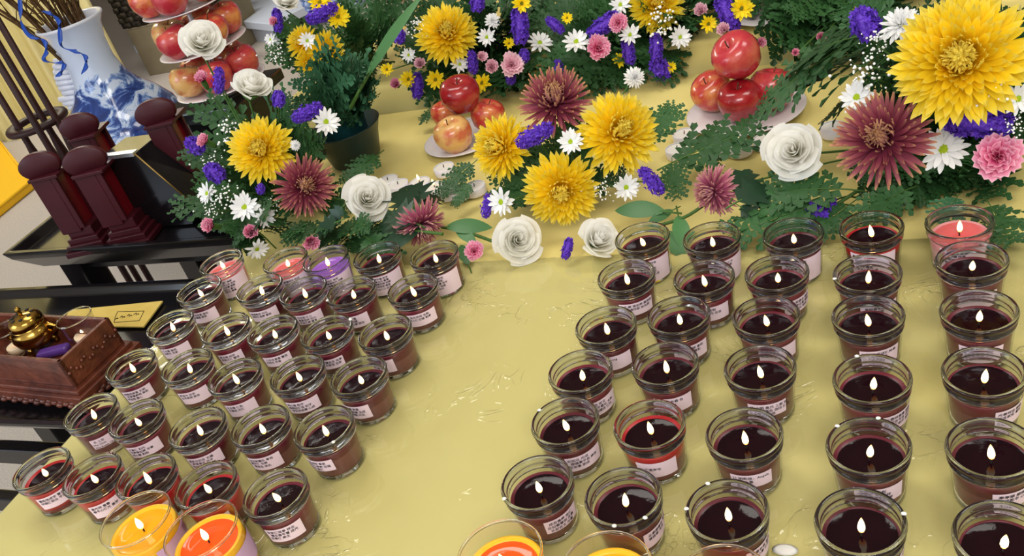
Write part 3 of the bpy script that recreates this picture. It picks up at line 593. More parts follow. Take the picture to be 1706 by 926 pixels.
POS = dict(A1=(-.999,.972),A2=(-.872,.968),A3=(-.796,.964),A4=(-.707,.965),A5=(-.610,.959),B1=(-.992,.899),B2=(-.876,.896),B3=(-.792,.885),B4=(-.708,.879),B5=(-.610,.879),
C1=(-.986,.814),C2=(-.877,.802),C3=(-.791,.794),C4=(-.701,.790),C5=(-.611,.787),D1=(-.990,.724),D2=(-.889,.723),D3=(-.795,.702),D4=(-.701,.708),D5=(-.609,.704),
E1=(-.985,.632),E2=(-.899,.623),E3=(-.791,.610),E4=(-.701,.616),E5=(-.612,.616),F1=(-.980,.533),F2=(-.892,.528),F3=(-.811,.531),F4=(-.718,.524),F5=(-.621,.519),
G1a=(-.310,.972),G1b=(-.219,.962),G1c=(-.121,.960),G1d=(-.033,.964),G1e=(.060,.965),G2a=(-.314,.888),G2b=(-.217,.878),G2c=(-.134,.881),G2d=(-.037,.873),G2e=(.067,.890),
G3a=(-.318,.791),G3b=(-.236,.807),G3c=(-.139,.801),G3d=(-.036,.798),G3e=(.067,.802),G4a=(-.329,.712),G4b=(-.237,.724),G4c=(-.138,.717),G4d=(-.032,.701),G4e=(.064,.711),
G5a=(-.326,.635),G5b=(-.237,.633),G5c=(-.144,.623),G5d=(-.035,.613),G5e=(.062,.615),G6a=(-.332,.551),G6b=(-.244,.540),G6c=(-.149,.531),G6d=(-.041,.528),G6e=(.062,.522))
OFF = dict(G1a=10,G1b=30,G1c=15,G1d=0,G1e=10,G2a=8,G2b=5,G2c=45,G2d=20,G2e=10,G3a=0,G3b=12,G3c=15,G3d=18,G3e=5,G4a=25,G4b=0,G4c=3,G4d=50,G4e=55,G5a=15,G5b=-5,G5c=0,G5d=12,G5e=40,G6a=22,G6b=50,G6c=52,G6d=60,G6e=60,
A1=5,A2=12,A3=8,A4=0,A5=0,B5=-4,B3=-15,C5=-45,D5=-45,E5=-50,E4=-30,F1=-12,F2=-10,E1=-10)
ROWN = ['first', 'second', 'third', 'fourth', 'fifth', 'sixth']; ORD = ['leftmost', 'second from left', 'middle', 'fourth from left', 'rightmost']
rc = random.Random(8)
for k, (x, y) in POS.items():
    left = k[0] != 'G'; row = 'ABCDEF'.index(k[0]) if left else int(k[1]) - 1; ci = int(k[1]) - 1 if left else 'abcde'.index(k[2])
    kind = {'A1': 'pink', 'A2': 'pink', 'A3': 'purple', 'G1e': 'pink', 'F1': 'bright', 'F2': 'bright', 'F3': 'bright', 'F4': 'bright', 'G5b': 'bright', 'G1d': 'bright'}.get(k, 'red')
    desc = {'red': 'dark red', 'bright': 'bright crimson', 'pink': 'pink', 'purple': 'purple'}[kind]
    label = '%s jar candle, %s block, %s row from the flowers, %s' % (desc, 'left' if left else 'right', ROWN[row], ORD[ci])
    big = row == 0
    candle(x, y, kind, label, OFF.get(k, -22 if left else 10), big, rc.choice((0.012, 0.02, 0.026, 0.03, 0.026)), rc.random(), (rc.uniform(-8, 8), rc.uniform(-8, 8)), k, 'lit jar candles in the %s block' % ('left' if left else 'right'))

# taller yellow and orange tumblers in front
TUM = MB().lathe([(0, 0.0008), (0.033, 0.0008), (0.0352, 0.003), (0.0365, 0.02), (0.0385, 0.0745)], 44).make('glass_wall')
TRIM = MB().lathe([(0.0372, 0.0735), (0.0389, 0.0735), (0.0391, 0.0755), (0.0380, 0.0766), (0.0370, 0.0755)], 44, True).make('glass_rim')
TWX = MB().lathe([(0, 0.006), (0.033, 0.006), (0.0338, 0.008), (0.0362, 0.0562), (0.0356, 0.057), (0.0325, 0.0565), (0.030, 0.054)], 40).make('wax')
TPOOL = MB().lathe([(0, 0), (0.020, 0), (0.0302, 0.0), (0.0308, 0.0004)], 36).make('liquid_wax')
M_yw = mat('yellow_wax', srgb(250, 185, 30), 0.35, 0.4, sss=0.3); M_yp = mat('amber_liquid_wax', srgb(255, 165, 15), 0.06, 0.5); M_rp = mat('orange_red_liquid_wax', srgb(255, 85, 20), 0.06, 0.5)
M_lil = mat('lilac_sticker', srgb(205, 170, 215), 0.6)
for (u, v, pm, lab, sticker, off) in [(224, 862, M_yp, 'yellow wax tumbler candle in front of the left crimson candles', True, 35), (333, 880, M_rp, 'orange red tumbler candle beside the yellow one, front left', True, 60),
        (831, 922, M_rp, 'orange red tumbler candle, leftmost in front of the right block', False, 0), (1008, 945, M_yp, 'yellow orange tumbler candle in the middle of the bottom edge', False, 0), (1205, 972, M_rp, 'tumbler candle just peeking in at the bottom edge, right of centre', False, 0)]:
    p = at_z(u, v, 0.0765)
    t = thing('tumbler_candle', lab, 'candle', (p.x, p.y, 0), 'yellow tumbler candles along the front')
    obj('glass_wall', TUM, M_tall, t); obj('glass_rim', TRIM, M_rim, t); obj('wax', TWX, M_yw, t)
    o = obj('liquid_wax', TPOOL, None, t, T((0, 0, 0.0545)))
    if not TPOOL.materials: TPOOL.materials.append(pm)
    o.material_slots[0].link = 'OBJECT'; o.material_slots[0].material = pm
    obj('wick', WICK, M_wick, t, T((0, 0, 0.054))); obj('flame', FLAME, M_flame, t, T((0, 0, 0.0585)) @ S(1.05))
    if sticker:
        az = math.atan2(-p.y, -p.x) + math.radians(off); n = 10; vv = []
        for z in (0.02, 0.05):
            for i in range(n + 1):
                a = math.radians(-40 + 80 * i / n); r = 0.0367 + 0.0017 * (z - 0.02) / 0.05; vv.append((r * math.cos(a), r * math.sin(a), z))
        sk = obj('sticker', mesh('sticker', vv, [(i, i + 1, n + 2 + i, n + 1 + i) for i in range(n)]), M_lil, t, Matrix.Rotation(az, 4, 'Z'))
        bc = MB(); rb = random.Random(3); a = 0.35
        while a < 0.65:
            wd = rb.choice((0.006, 0.012)); r = 0.0392
            bc.add([(r * math.cos(a), r * math.sin(a), 0.038), (r * math.cos(a + wd), r * math.sin(a + wd), 0.038), (r * math.cos(a + wd), r * math.sin(a + wd), 0.048), (r * math.cos(a), r * math.sin(a), 0.048)], [(0, 1, 2, 3)]); a += wd + rb.choice((0.008, 0.016))
        obj('barcode', bc.make('barcode', False), M_ink, sk)
p = at_z(1308, 916, 0.001)
tag(obj('wax_scrap', MB().lathe([(0, 0), (0.008, 0), (0.0095, 0.0012), (0.006, 0.0022), (0, 0.0025)], 12).make('wax_scrap'), M_twax, None, T(p - Vector((0, 0, 0.0008))) @ S(1.2, 0.7, 1)), 'white wax scrap on the yellow table near the bottom edge', 'wax scrap')
# ------------------------------------------------------------------ flowers
Y1, Y2, Y3 = srgb(255, 214, 10), srgb(255, 236, 90), srgb(225, 160, 0)
M_ymum = petal_mat('yellow_mum_petal', [(0.0, srgb(245, 190, 0)), (0.3, Y1), (0.8, srgb(255, 226, 45)), (1.0, srgb(255, 240, 120))], [(0, Y1), (0.6, srgb(255, 222, 50)), (1, srgb(255, 236, 110))], 0.5, 0.35)
M_bmum = petal_mat('burgundy_mum_petal', [(0.0, srgb(105, 36, 56)), (0.55, srgb(146, 62, 84)), (0.82, srgb(178, 100, 108)), (1.0, srgb(226, 176, 130))], [(0, srgb(150, 80, 95)), (0.7, srgb(195, 135, 140)), (1, srgb(225, 180, 130))])
M_pmum = petal_mat('dusty_pink_mum_petal', [(0.0, srgb(150, 70, 95)), (0.6, srgb(185, 95, 125)), (1.0, srgb(225, 165, 160))], [(0, srgb(170, 90, 110)), (0.7, srgb(210, 145, 165)), (1, srgb(225, 180, 150))])
M_wpet = petal_mat('white_petal', [(0.0, srgb(215, 222, 190)), (0.25, srgb(245, 245, 245)), (1.0, srgb(255, 255, 255))], None, 0.5, 0.25, 0.04)
M_rose = petal_mat('cream_rose_petal', [(0.0, srgb(240, 238, 212)), (0.4, srgb(252, 250, 242)), (1.0, srgb(255, 254, 250))], None, 0.5, 0.45, 0.02)
M_ydais = petal_mat('yellow_daisy_petal', [(0.0, srgb(240, 180, 0)), (0.4, srgb(255, 222, 0)), (1.0, srgb(255, 232, 40))], None, 0.5, 0.25, 0.06)
M_carn = petal_mat('pink_carnation_petal', [(0.0, srgb(215, 40, 105)), (0.55, srgb(235, 95, 150)), (0.9, srgb(248, 165, 195)), (1.0, srgb(252, 205, 220))], None, 0.55, 0.25, 0.1)
M_carnp = petal_mat('pale_pink_carnation_petal', [(0.0, srgb(235, 120, 160)), (0.5, srgb(246, 175, 200)), (1.0, srgb(252, 215, 225))], None, 0.55, 0.25, 0.06)
M_stat = mat('purple_statice', srgb(90, 48, 180), 0.7, 0.2, noise=(9, srgb(122, 84, 205), 0.45, 0.65))
M_gyp = mat('baby_breath_white', srgb(250, 250, 248), 0.7, 0.2)
M_green = mat('flower_stem', srgb(70, 105, 46), 0.6, 0.3, rand=0.2)
M_dkgreen = mat('fern_green', srgb(44, 82, 42), 0.5, 0.35, rand=0.35)
M_fern2 = mat('blue_green_fern', srgb(56, 102, 70), 0.5, 0.35, rand=0.25)
M_leaf = mat('broad_leaf', srgb(62, 108, 60), 0.4, 0.4, rand=0.3)
M_darkleaf = mat('dark_lobed_leaf', srgb(26, 56, 36), 0.4, 0.4, rand=0.25)
M_eye = mat('daisy_eye', srgb(120, 165, 20), 0.8, 0.2, noise=(900, srgb(190, 195, 40), 0.4, 0.65))
M_eyed = mat('dark_daisy_eye', srgb(120, 120, 15), 0.8, 0.2, noise=(900, srgb(80, 75, 10), 0.4, 0.65))

def petal(name, wmax, curl, cup=0.15, n=6, tip=0.5, twist=0.0, roll=0.0, base=0.35):
    v, t = [], []
    for i in range(n + 1):
        x = i / n; wd = wmax * (base + (1 - base) * math.sin(math.pi * min(1, x * 0.9 + 0.05))) * (1 if x < 0.8 else 1 - (1 - tip) * ((x - 0.8) / 0.2) ** 2)
        z = curl * x * x
        for s in (-1, 0, 1): v.append((x - (0.04 if s and i == n else 0), s * wd / 2, z + cup * wmax * abs(s) + roll * abs(s) * wmax)); t.append(x)
    f = [(3 * i + k, 3 * i + 3 + k, 3 * i + 4 + k, 3 * i + 1 + k) for i in range(n) for k in (0, 1)]
    return mesh(name, v, f, t)
YP = [petal('petal', 0.21, cz, 0.22, 6, 0.35) for cz in (0.85, 0.55, 0.32, 0.10)]
BPt = [petal('petal', 0.13, cz, 0.35, 6, 0.8) for cz in (1.0, 0.85, 0.6, 0.3)]
PPt = [petal('petal', 0.15, cz, 0.35, 6, 0.7) for cz in (0.55, 0.35, 0.12, -0.08)]
for me in YP: me.materials.append(M_ymum)
for me in BPt: me.materials.append(M_bmum)
for me in PPt: me.materials.append(M_pmum)
WP = [petal('petal', 0.30, cz, 0.12, 5, 0.6, base=0.45) for cz in (0.10, -0.04)]
YDP = [petal('petal', 0.34, cz, 0.12, 5, 0.5, base=0.4) for cz in (0.12, -0.04)]
POM = [petal('petal', 0.26, cz, 0.25, 5, 0.6) for cz in (0.45, 0.3, 0.1, 0.0)]
for me in WP + POM: me.materials.append(M_wpet)
for me in YDP: me.materials.append(M_ydais)
def ruffle(name, seed):
    r = random.Random(seed); v, t = [], []; n, k = 5, 6
    for i in range(n + 1):
        x = i / n
        for j in range(k + 1):
            s = -1 + 2 * j / k; wd = 0.12 + 0.5 * x; jag = (0.07 * (-1) ** j + r.uniform(-.03, .03)) if i == n else 0
            v.append((x * (1 - 0.18 * s * s) + jag, s * wd / 1.3, 0.12 * x * x + 0.09 * x * math.sin(j * 2.4 + seed) )); t.append(x)
    return mesh(name, v, [(i * (k + 1) + j, (i + 1) * (k + 1) + j, (i + 1) * (k + 1) + j + 1, i * (k + 1) + j + 1) for i in range(n) for j in range(k)], t)
CP = [ruffle('petal', s) for s in (1, 2, 3)]; CPP = [ruffle('petal', s) for s in (4, 5)]
for me in CP: me.materials.append(M_carn)
for me in CPP: me.materials.append(M_carnp)
def rose_petal(k, K=24):
    f0 = k / (K - 1); rb = 0.07 + 0.60 * f0; h = 1.0 - 0.30 * f0; wa = 1.25 - 0.35 * f0; z0 = -0.05 - 0.12 * f0; v, t = [], []; n, m_ = 7, 10; r = random.Random(k)
    ph = r.uniform(0, 6)
    for i in range(n + 1):
        tt = i / n
        for j in range(m_ + 1):
            s = -1 + 2 * j / m_
            edge = 1 - 0.20 * abs(s) ** 2.5
            rad = rb * (0.30 + 0.70 * math.sin(min(1, tt * 1.15) * math.pi / 2)) + 0.42 * f0 ** 1.3 * max(0, tt - 0.35) ** 1.6 + 0.012 * math.sin(s * 5 + ph) * tt + 0.03 * s * tt
            z = z0 + h * edge * tt - 0.75 * f0 * max(0, tt - 0.72) ** 1.3 * (0.6 + 0.5 * abs(math.sin(s * 2.2 + ph))) + 0.02 * math.sin(s * 4 + ph) * tt
            a = s * wa * (0.55 + 0.45 * math.sin(math.pi * min(tt + 0.12, 1) * 0.75)); v.append((rad * math.cos(a), rad * math.sin(a), z)); t.append(tt)
    me = mesh('petal', v, [(i * (m_ + 1) + j, i * (m_ + 1) + j + 1, (i + 1) * (m_ + 1) + j + 1, (i + 1) * (m_ + 1) + j) for i in range(n) for j in range(m_)], t); me.materials.append(M_rose); return me
RP = [rose_petal(k) for k in range(24)]
def statice_mesh(seed, ln):
    r = random.Random(seed); mb = MB()
    for i in range(int(50 + 36 * ln)):
        a = r.uniform(0, 6.28); q = r.random(); y = (i / (50 + 36 * ln) - 0.5) * ln; rad = 0.42 * math.sqrt(max(0.05, 1 - (2 * abs(y) / ln) ** 2)) * (0.4 + 0.6 * q ** 0.5)
        c0 = Vector((rad * math.cos(a), y, rad * math.sin(a) * 0.8)); ax = Vector((math.cos(a), r.uniform(-.4, .8), math.sin(a))).normalized(); Fm = frame(ax)
        sz = r.uniform(0.12, 0.18); k = 5; vv = [c0]
        for j in range(k * 2):
            th = math.pi * j / k + a; rr_ = sz * (1.0 if j % 2 == 0 else 0.55); vv.append(c0 + Fm @ Vector((rr_ * math.cos(th), rr_ * math.sin(th), sz * (0.7 if j % 2 == 0 else 0.45))))
        mb.add(vv, [(0, 1 + j, 1 + (j + 1) % (2 * k)) for j in range(2 * k)])
    mb.ball((0, 0, 0), 0.30, 8, 6, (1, ln * 1.45, 0.8))
    return mb.make('florets', False)
STAT = {ln: [statice_mesh(s, ln) for s in (1, 2)] for ln in (1.0, 1.8, 2.6)}
def gyp_meshes(seed):
    r = random.Random(seed); b, s = MB(), MB()
    for i in range(46):
        p = Vector((r.gauss(0, .36), r.gauss(0, .36), r.gauss(0, .2))); b.ball(p, r.uniform(0.035, 0.075), 6, 4); q = Vector((p.x * .3, p.y * .3, -0.6)); s.tube([q, p.lerp(q, .4) + Vector((0, 0, .03)), p], 0.007, 3)
    return b.make('blossoms'), s.make('sprig_stems')
GYP = [gyp_meshes(s) for s in (1, 2, 3)]
EYE = MB().lathe([(0.0, -0.03), (0.24, -0.02), (0.25, 0.03), (0.20, 0.09), (0.10, 0.12), (0.0, 0.125)], 18).make('eye'); EYE2 = EYE.copy()
CALYX = MB().lathe([(0.04, -1.0), (0.16, -0.95), (0.26, -0.75), (0.30, -0.4), (0.28, -0.05), (0.36, 0.12)], 14).make('calyx')
SEPAL = MB().lathe([(0.0, -0.75), (0.12, -0.70), (0.40, -0.35), (0.52, -0.10), (0.45, -0.05)], 16).make('calyx')
fr = random.Random(21)
def stem_pts(base, pos, back):
    mid = base.lerp(pos, 0.55) + back * 0.03 + Vector((0, 0, 0.01)); return catmull([base, mid, pos + back * 0.012], 4)
# arrangements: foot of the stems
BASES = {'L': at_z(478, 335, BT), 'M': Vector((-0.50, 1.22, BT)), 'R': Vector((0.12, 1.28, BT)), 'BL': Vector((-1.10, 1.80, RT)), 'BM': Vector((-0.82, 1.86, RT)), 'BC': Vector((-0.42, 1.86, RT)), 'BR': Vector((0.0, 1.9, RT)), 'P': Vector((-0.98, 1.42, BT))}
ARR = {'L': 'left flower arrangement', 'M': 'middle flower arrangement', 'R': 'right flower arrangement', 'BL': 'rear left flower arrangement', 'BM': 'rear middle flower arrangement', 'BC': 'rear centre flower arrangement', 'BR': 'rear right flower arrangement'}
LOWEST = []
def flower(kind, u, v, d, dist, face, arr, label, spin=0):
    """d: width in pixels; dist: world y plane of the head (or a height z when below 0.6); face: lean right/up from facing the viewer"""
    pos = at_z(u, v, dist) if dist < 0.6 else at_y(u, v, dist)
    Z = depth(pos); D = d * Z / FPX; Rr = D / 2
    surf = BT if pos.y < 1.68 else RT
    LOWEST.append((round(pos.z - surf - Rr * 0.6, 3), kind, u, v, round(D, 3), round(pos.z, 3)))
    fv = (CAM - pos).normalized() + RIGHT * face[0] + UP * face[1]; fv.normalize()
    b = BASES[arr].copy()
    if pos.z - surf < 0.06: b = Vector((pos.x * 0.75 + b.x * 0.25, pos.y * 0.75 + b.y * 0.25 + 0.01, surf + 0.004))
    else: b += Vector((fr.uniform(-.03, .03), fr.uniform(-.03, .03), 0.003))
    names = {'mum': ('chrysanthemum', 'flower'), 'bmum': ('chrysanthemum', 'flower'), 'pmum': ('chrysanthemum', 'flower'), 'rose': ('rose', 'flower'), 'daisy': ('daisy', 'flower'), 'ydaisy': ('daisy', 'flower'), 'pom': ('chrysanthemum', 'flower'), 'carn': ('carnation', 'flower'), 'pcarn': ('carnation', 'flower'), 'bud': ('carnation_bud', 'flower'), 'stat': ('statice', 'flower'), 'gyp': ('baby_breath', 'flower')}
    t = thing(names[kind][0], label, 'flower', b, 'flowers in the ' + ARR[arr])
    Hm = T(pos - b) @ frame(fv, UP) @ R(spin, 'Z')
    sb = MB().tube([p - b for p in stem_pts(b, pos - fv * Rr * 0.3, -fv)], max(0.0013, Rr * 0.035), 6)
    obj('stem', sb.make('stem'), M_green, t)
    def ring(meshes, N, a0, a1, l0, l1, r0, z0, pw=0.7, jit=6):
        joined = d < 34; acc = MB()
        for i in range(N):
            q = (i + 0.5) / N; al = a0 + (a1 - a0) * q ** pw + fr.uniform(-jit, jit); ln = l0 + (l1 - l0) * q ** 0.8; ln *= fr.uniform(0.93, 1.05)
            me = meshes[min(len(meshes) - 1, int(q * len(meshes)))]
            mm = R(i * 137.508 + fr.uniform(-4, 4), 'Z') @ T((r0 * q, 0, z0 * (1 - q))) @ R(-al, 'Y') @ S(ln, ln * fr.uniform(.9, 1.1), ln)
            if joined:
                acc.add([S(Rr) @ mm @ vv.co for vv in me.vertices], [tuple(p.vertices) for p in me.polygons], [x.value for x in me.attributes['t'].data])
            else: obj('petal', me, None, t, Hm @ S(Rr) @ mm)
        if joined: obj('petals', acc.make('petals'), meshes[0].materials[0], t, Hm)
    if kind == 'mum': ring(YP, (290 if d > 150 else 230) if d > 90 else 130, 88, -14, 0.30, 0.90, 0.20, 0.20, 0.8, 8); obj('calyx', SEPAL, M_green, t, Hm @ S(Rr * 0.45))
    elif kind in ('bmum', 'pmum'): ring(BPt if kind == 'bmum' else PPt, 200, 86, -30, 0.30, 0.95, 0.16, 0.16, 0.95, 10); obj('calyx', SEPAL, M_green, t, Hm @ S(Rr * 0.45))
    elif kind == 'pom': ring(POM, 70, 82, -20, 0.35, 0.9, 0.15, 0.15); obj('calyx', SEPAL, M_green, t, Hm @ S(Rr * 0.45))
    elif kind in ('daisy', 'ydaisy'):
        ring(WP if kind == 'daisy' else YDP, 22 if d > 40 else 18, 28, 2, 0.80, 0.86, 0.14, 0.02, 1.0, 5); me = EYE if kind == 'daisy' else EYE2
        obj('eye', me, M_eye if kind == 'daisy' else M_eyed, t, Hm @ S(Rr)); obj('calyx', SEPAL, M_green, t, Hm @ S(Rr * 0.35))
    elif kind in ('carn', 'pcarn'): ring(CP if kind == 'carn' else CPP, 30, 85, 0, 0.45, 0.95, 0.05, 0.05, 0.8, 9); obj('calyx', CALYX, M_green, t, Hm @ S(Rr * 0.9))
    elif kind == 'bud': ring(CP if fr.random() < .6 else CPP, 22, 88, 42, 0.85, 1.1, 0.05, 0.0, 0.8, 6); obj('calyx', CALYX, M_green, t, Hm @ S(Rr * 1.1, Rr * 1.1, Rr * 1.5))
    elif kind == 'rose':
        for k in range(24): obj('petal', RP[k], None, t, Hm @ S(Rr * 0.98) @ R(k * 137.508 + fr.uniform(-8, 8), 'Z'))
        obj('calyx', SEPAL, M_green, t, Hm @ S(Rr * 0.75))
    elif kind == 'stat':
        ln = 1.0 if face[2] < 1.4 else (1.8 if face[2] < 2.2 else 2.6)
        Fm = T(pos - b) @ frame((CAM - pos).normalized(), UP) @ R(face[3], 'Z')   # local Y along the spike
        obj('florets', STAT[ln][fr.randint(0, 1)], M_stat, t, Fm @ S(D / (0.95 * ln)), kind='stuff')
    elif kind == 'gyp':
        g = GYP[fr.randint(0, 2)]; obj('blossoms', g[0], M_gyp, t, Hm @ S(D * 0.55), kind='stuff'); obj('sprig_stems', g[1], M_green, t, Hm @ S(D * 0.55), kind='stuff')
    return t
C0 = (0, 0)
F = flower
# --- left arrangement
F('mum', 436, 250, 112, 1.17, (-.25, .15), 'L', 'large yellow chrysanthemum at the left, beside the burgundy bloom')
F('bmum', 507, 310, 100, 1.13, (.1, .1), 'L', 'burgundy chrysanthemum below right of the large left yellow bloom')
F('pmum', 702, 372, 92, 1.075, (1.0, -1.5), 'L', 'dusty pink chrysanthemum drooping behind the left block of candles')
F('rose', 610, 332, 100, 1.13, (.1, .2), 'L', 'open white rose between the burgundy bloom and dusty pink bloom')
F('rose', 335, 73, 90, 1.30, (0, .5), 'L', 'topmost open cream rose in front of the apple tower', 40)
F('rose', 417, 150, 82, 1.24, (.1, .95), 'L', 'cream rose seen from the side below the apple tower', 80)
F('daisy', 408, 345, 56, 1.09, (-.2, .1), 'L', 'white daisy with green eye above the pink buds, left arrangement')
F('daisy', 441, 362, 40, 1.08, (.2, -.1), 'L', 'small white daisy just right of the left arrangement pink bud')
F('daisy', 346, 322, 44, 1.13, (-.9, .1), 'L', 'white daisy facing the black tray at the far left')
F('daisy', 428, 414, 44, 1.045, (.4, -.9), 'L', 'drooping white daisy between the two pink candles')
F('daisy', 543, 203, 52, 1.17, (.3, .2), 'L', 'white daisy left of the dark green pot')
F('pom', 492, 242, 20, 1.16, (.3, 0), 'L', 'tiny white ball bud right of the large left yellow bloom')
F('bud', 338, 134, 30, 1.27, (-.4, .7), 'L', 'pink carnation bud under the topmost cream rose')
F('bud', 344, 236, 30, 1.18, (-.8, .4), 'L', 'pink carnation bud beside the rightmost maroon tablet')
F('bud', 353, 376, 34, 1.065, (-.6, .1), 'L', 'pink carnation bud lowest at the left end above the black tray')
F('bud', 418, 387, 34, 1.06, (-.1, .1), 'L', 'pink carnation bud under the white daisy pair')
F('bud', 517, 402, 36, 1.045, (.1, -.2), 'L', 'pink carnation bud right behind the purple candle')
F('carn', 790, 418, 38, 0.03, (-.2, .2), 'L', 'pink carnation lying left of the front white rose')
F('stat', 364, 134, 40, 1.26, (0, 0, 1.6, 0), 'L', 'purple statice right of the pink bud under the cream rose')
F('stat', 325, 243, 30, 1.18, (0, 0, 1, 60), 'L', 'purple statice tip nearest the rightmost maroon tablet')
F('stat', 511, 187, 50, 1.17, (0, 0, 1.8, -60), 'L', 'purple statice spike left above the white daisy by the pot')
F('stat', 464, 165, 24, 1.2, (0, 0, 1, 0), 'L', 'small purple statice beside the side-on cream rose')
F('stat', 358, 288, 32, 1.14, (0, 0, 1, 50), 'L', 'purple statice left of the large left yellow bloom')
F('stat', 434, 315, 16, 1.12, (0, 0, 1, 0), 'L', 'tiny purple statice under the large left yellow bloom')
for (u, v, d, y) in [(376, 222, 62, 1.19), (350, 272, 46, 1.16), (372, 325, 56, 1.11), (450, 345, 40, 1.1), (352, 350, 40, 1.09)]:
    F('gyp', u, v, d, y, (-.2, .3), 'L', 'sprig of white baby breath on the left side of the left arrangement')
# --- middle arrangement
F('mum', 836, 245, 112, 1.18, (-.75, .1), 'M', 'yellow chrysanthemum facing left beside the apples, middle arrangement')
F('mum', 1030, 222, 140, 1.18, (.25, .25), 'M', 'large yellow chrysanthemum at the right of the middle arrangement')
F('mum', 935, 315, 128, 1.12, (0, -.25), 'M', 'lowest yellow chrysanthemum above the two front white roses')
F('bmum', 925, 170, 120, 1.24, (-.1, .6), 'M', 'burgundy chrysanthemum at the top of the middle arrangement')
F('daisy', 951, 236, 48, 1.14, (-.2, .1), 'M', 'white daisy in the centre of the three yellow blooms')
F('daisy', 836, 336, 56, 1.08, (-.75, -.1), 'M', 'white daisy side-on above the left front white rose')
F('daisy', 1043, 312, 50, 1.13, (.2, .0), 'M', 'white daisy with green eye below the right yellow bloom, middle')
F('rose', 860, 400, 104, 0.025, (.15, .05), 'M', 'white rose lying at the table edge, left of the pair', 20)
F('rose', 992, 403, 90, 0.025, (.4, .5), 'M', 'white rose lying side-on at the table edge beside a candle', 110)
F('stat', 890, 225, 62, 1.14, (0, 0, 1.8, -62), 'M', 'purple statice in the middle under the burgundy bloom')
F('stat', 1085, 302, 52, 1.13, (0, 0, 1.8, 40), 'M', 'purple statice pointing right from the middle arrangement')
F('stat', 811, 343, 38, 1.08, (0, 0, 1.8, -8), 'M', 'purple statice left of the side-on white daisy')
F('stat', 945, 414, 34, 0.02, (0, 0, 1.8, -15), 'M', 'purple statice hanging between the two front white roses')
F('gyp', 1003, 316, 48, 1.12, (.1, 0), 'M', 'white baby breath sprig between the lowest yellow bloom and daisy')
F('pom', 1057, 129, 40, 1.45, (.2, .2), 'M', 'round white pompon above the right yellow bloom')
# --- right arrangement
F('mum', 1602, 100, 218, 1.02, (-.05, .1), 'R', 'largest yellow chrysanthemum in the upper right corner')
F('bmum', 1472, 232, 156, 1.06, (-.25, .2), 'R', 'burgundy chrysanthemum at the right below the largest yellow bloom')
F('pmum', 1190, 318, 92, 1.08, (-1.9, -.5), 'R', 'dusty pink chrysanthemum facing left behind the right block of candles')
F('rose', 1323, 253, 122, 1.12, (-.15, .15), 'R', 'large open white rose behind the right block of candles')
F('daisy', 1572, 249, 86, 1.08, (.05, .1), 'R', 'large white daisy between the burgundy bloom and pink carnation')
F('daisy', 1428, 162, 64, 1.14, (-.35, .2), 'R', 'white daisy above the right burgundy bloom')
F('pom', 1500, 42, 78, 1.16, (-.1, .6), 'R', 'white pompon chrysanthemum left of the largest yellow bloom')
F('daisy', 1696, 165, 62, 1.05, (.3, .1), 'R', 'white daisy cut by the right edge under the largest yellow bloom')
F('carn', 1662, 261, 86, 1.06, (.1, .1), 'R', 'big pink carnation at the right edge')
F('stat', 1632, 205, 96, 1.08, (0, 0, 1.8, 85), 'R', 'wide purple statice under the largest yellow bloom')
F('stat', 1442, 40, 50, 1.18, (0, 0, 1, 30), 'R', 'purple statice left of the white pompon, upper right')
F('stat', 1365, 356, 40, 1.06, (0, 0, 1, 50), 'R', 'purple statice behind the back row candles, right block')
F('stat', 1384, 336, 20, 1.07, (0, 0, 1, 0), 'R', 'tiny purple statice tip above the back row of candles, right block')
for (u, v, d, y) in [(1442, 118, 78, 1.13), (1462, 72, 60, 1.15), (1648, 138, 80, 1.0), (1692, 210, 50, 1.03)]:
    F('gyp', u, v, d, y, (0, .2), 'R', 'sprig of white baby breath around the largest yellow bloom')
# --- rear arrangements
F('mum', 744, 57, 104, 1.62, (0, .35), 'BM', 'yellow chrysanthemum above the deep red apple')
F('mum', 1095, 8, 96, 1.7, (.1, .3), 'BC', 'yellow chrysanthemum cut by the top edge, centre right')
F('mum', 505, 72, 62, 1.62, (-.6, .3), 'BL', 'yellow chrysanthemum facing left above the fern pot')
F('mum', 543, 84, 66, 1.58, (.3, .1), 'BL', 'yellow chrysanthemum facing right above the fern pot')
F('mum', 515, 104, 50, 1.6, (0, -.3), 'BL', 'lowest yellow chrysanthemum of the cluster above the fern pot')
F('ydaisy', 563, 28, 44, 1.6, (.2, .1), 'BL', 'yellow daisy with green eye near the top, left of centre')
F('ydaisy', 533, 4, 42, 1.66, (0, .4), 'BL', 'yellow daisy at the top edge above the purple statice')
F('rose', 475, 4, 58, 1.62, (0, .7), 'BL', 'cream rose cut by the top edge, left of centre')
F('daisy', 512, 68, 34, 1.55, (.1, .2), 'BL', 'white daisy between the yellow blooms above the fern pot')
F('daisy', 451, 66, 24, 1.6, (-.4, .1), 'BL', 'tiny white daisy at the left of the rear yellow cluster')
F('stat', 536, 22, 52, 1.58, (0, 0, 1.8, -60), 'BL', 'purple statice beside the green-eyed yellow daisy')
F('stat', 462, 34, 36, 1.6, (0, 0, 1.8, 5), 'BL', 'purple statice under the cream rose at the top edge')
F('bud', 458, 36, 20, 1.59, (-.5, .2), 'BL', 'tiny pink bud under the cream rose at the top edge')
F('gyp', 462, 92, 46, 1.6, (0, .2), 'BL', 'white baby breath left of the rear yellow cluster')
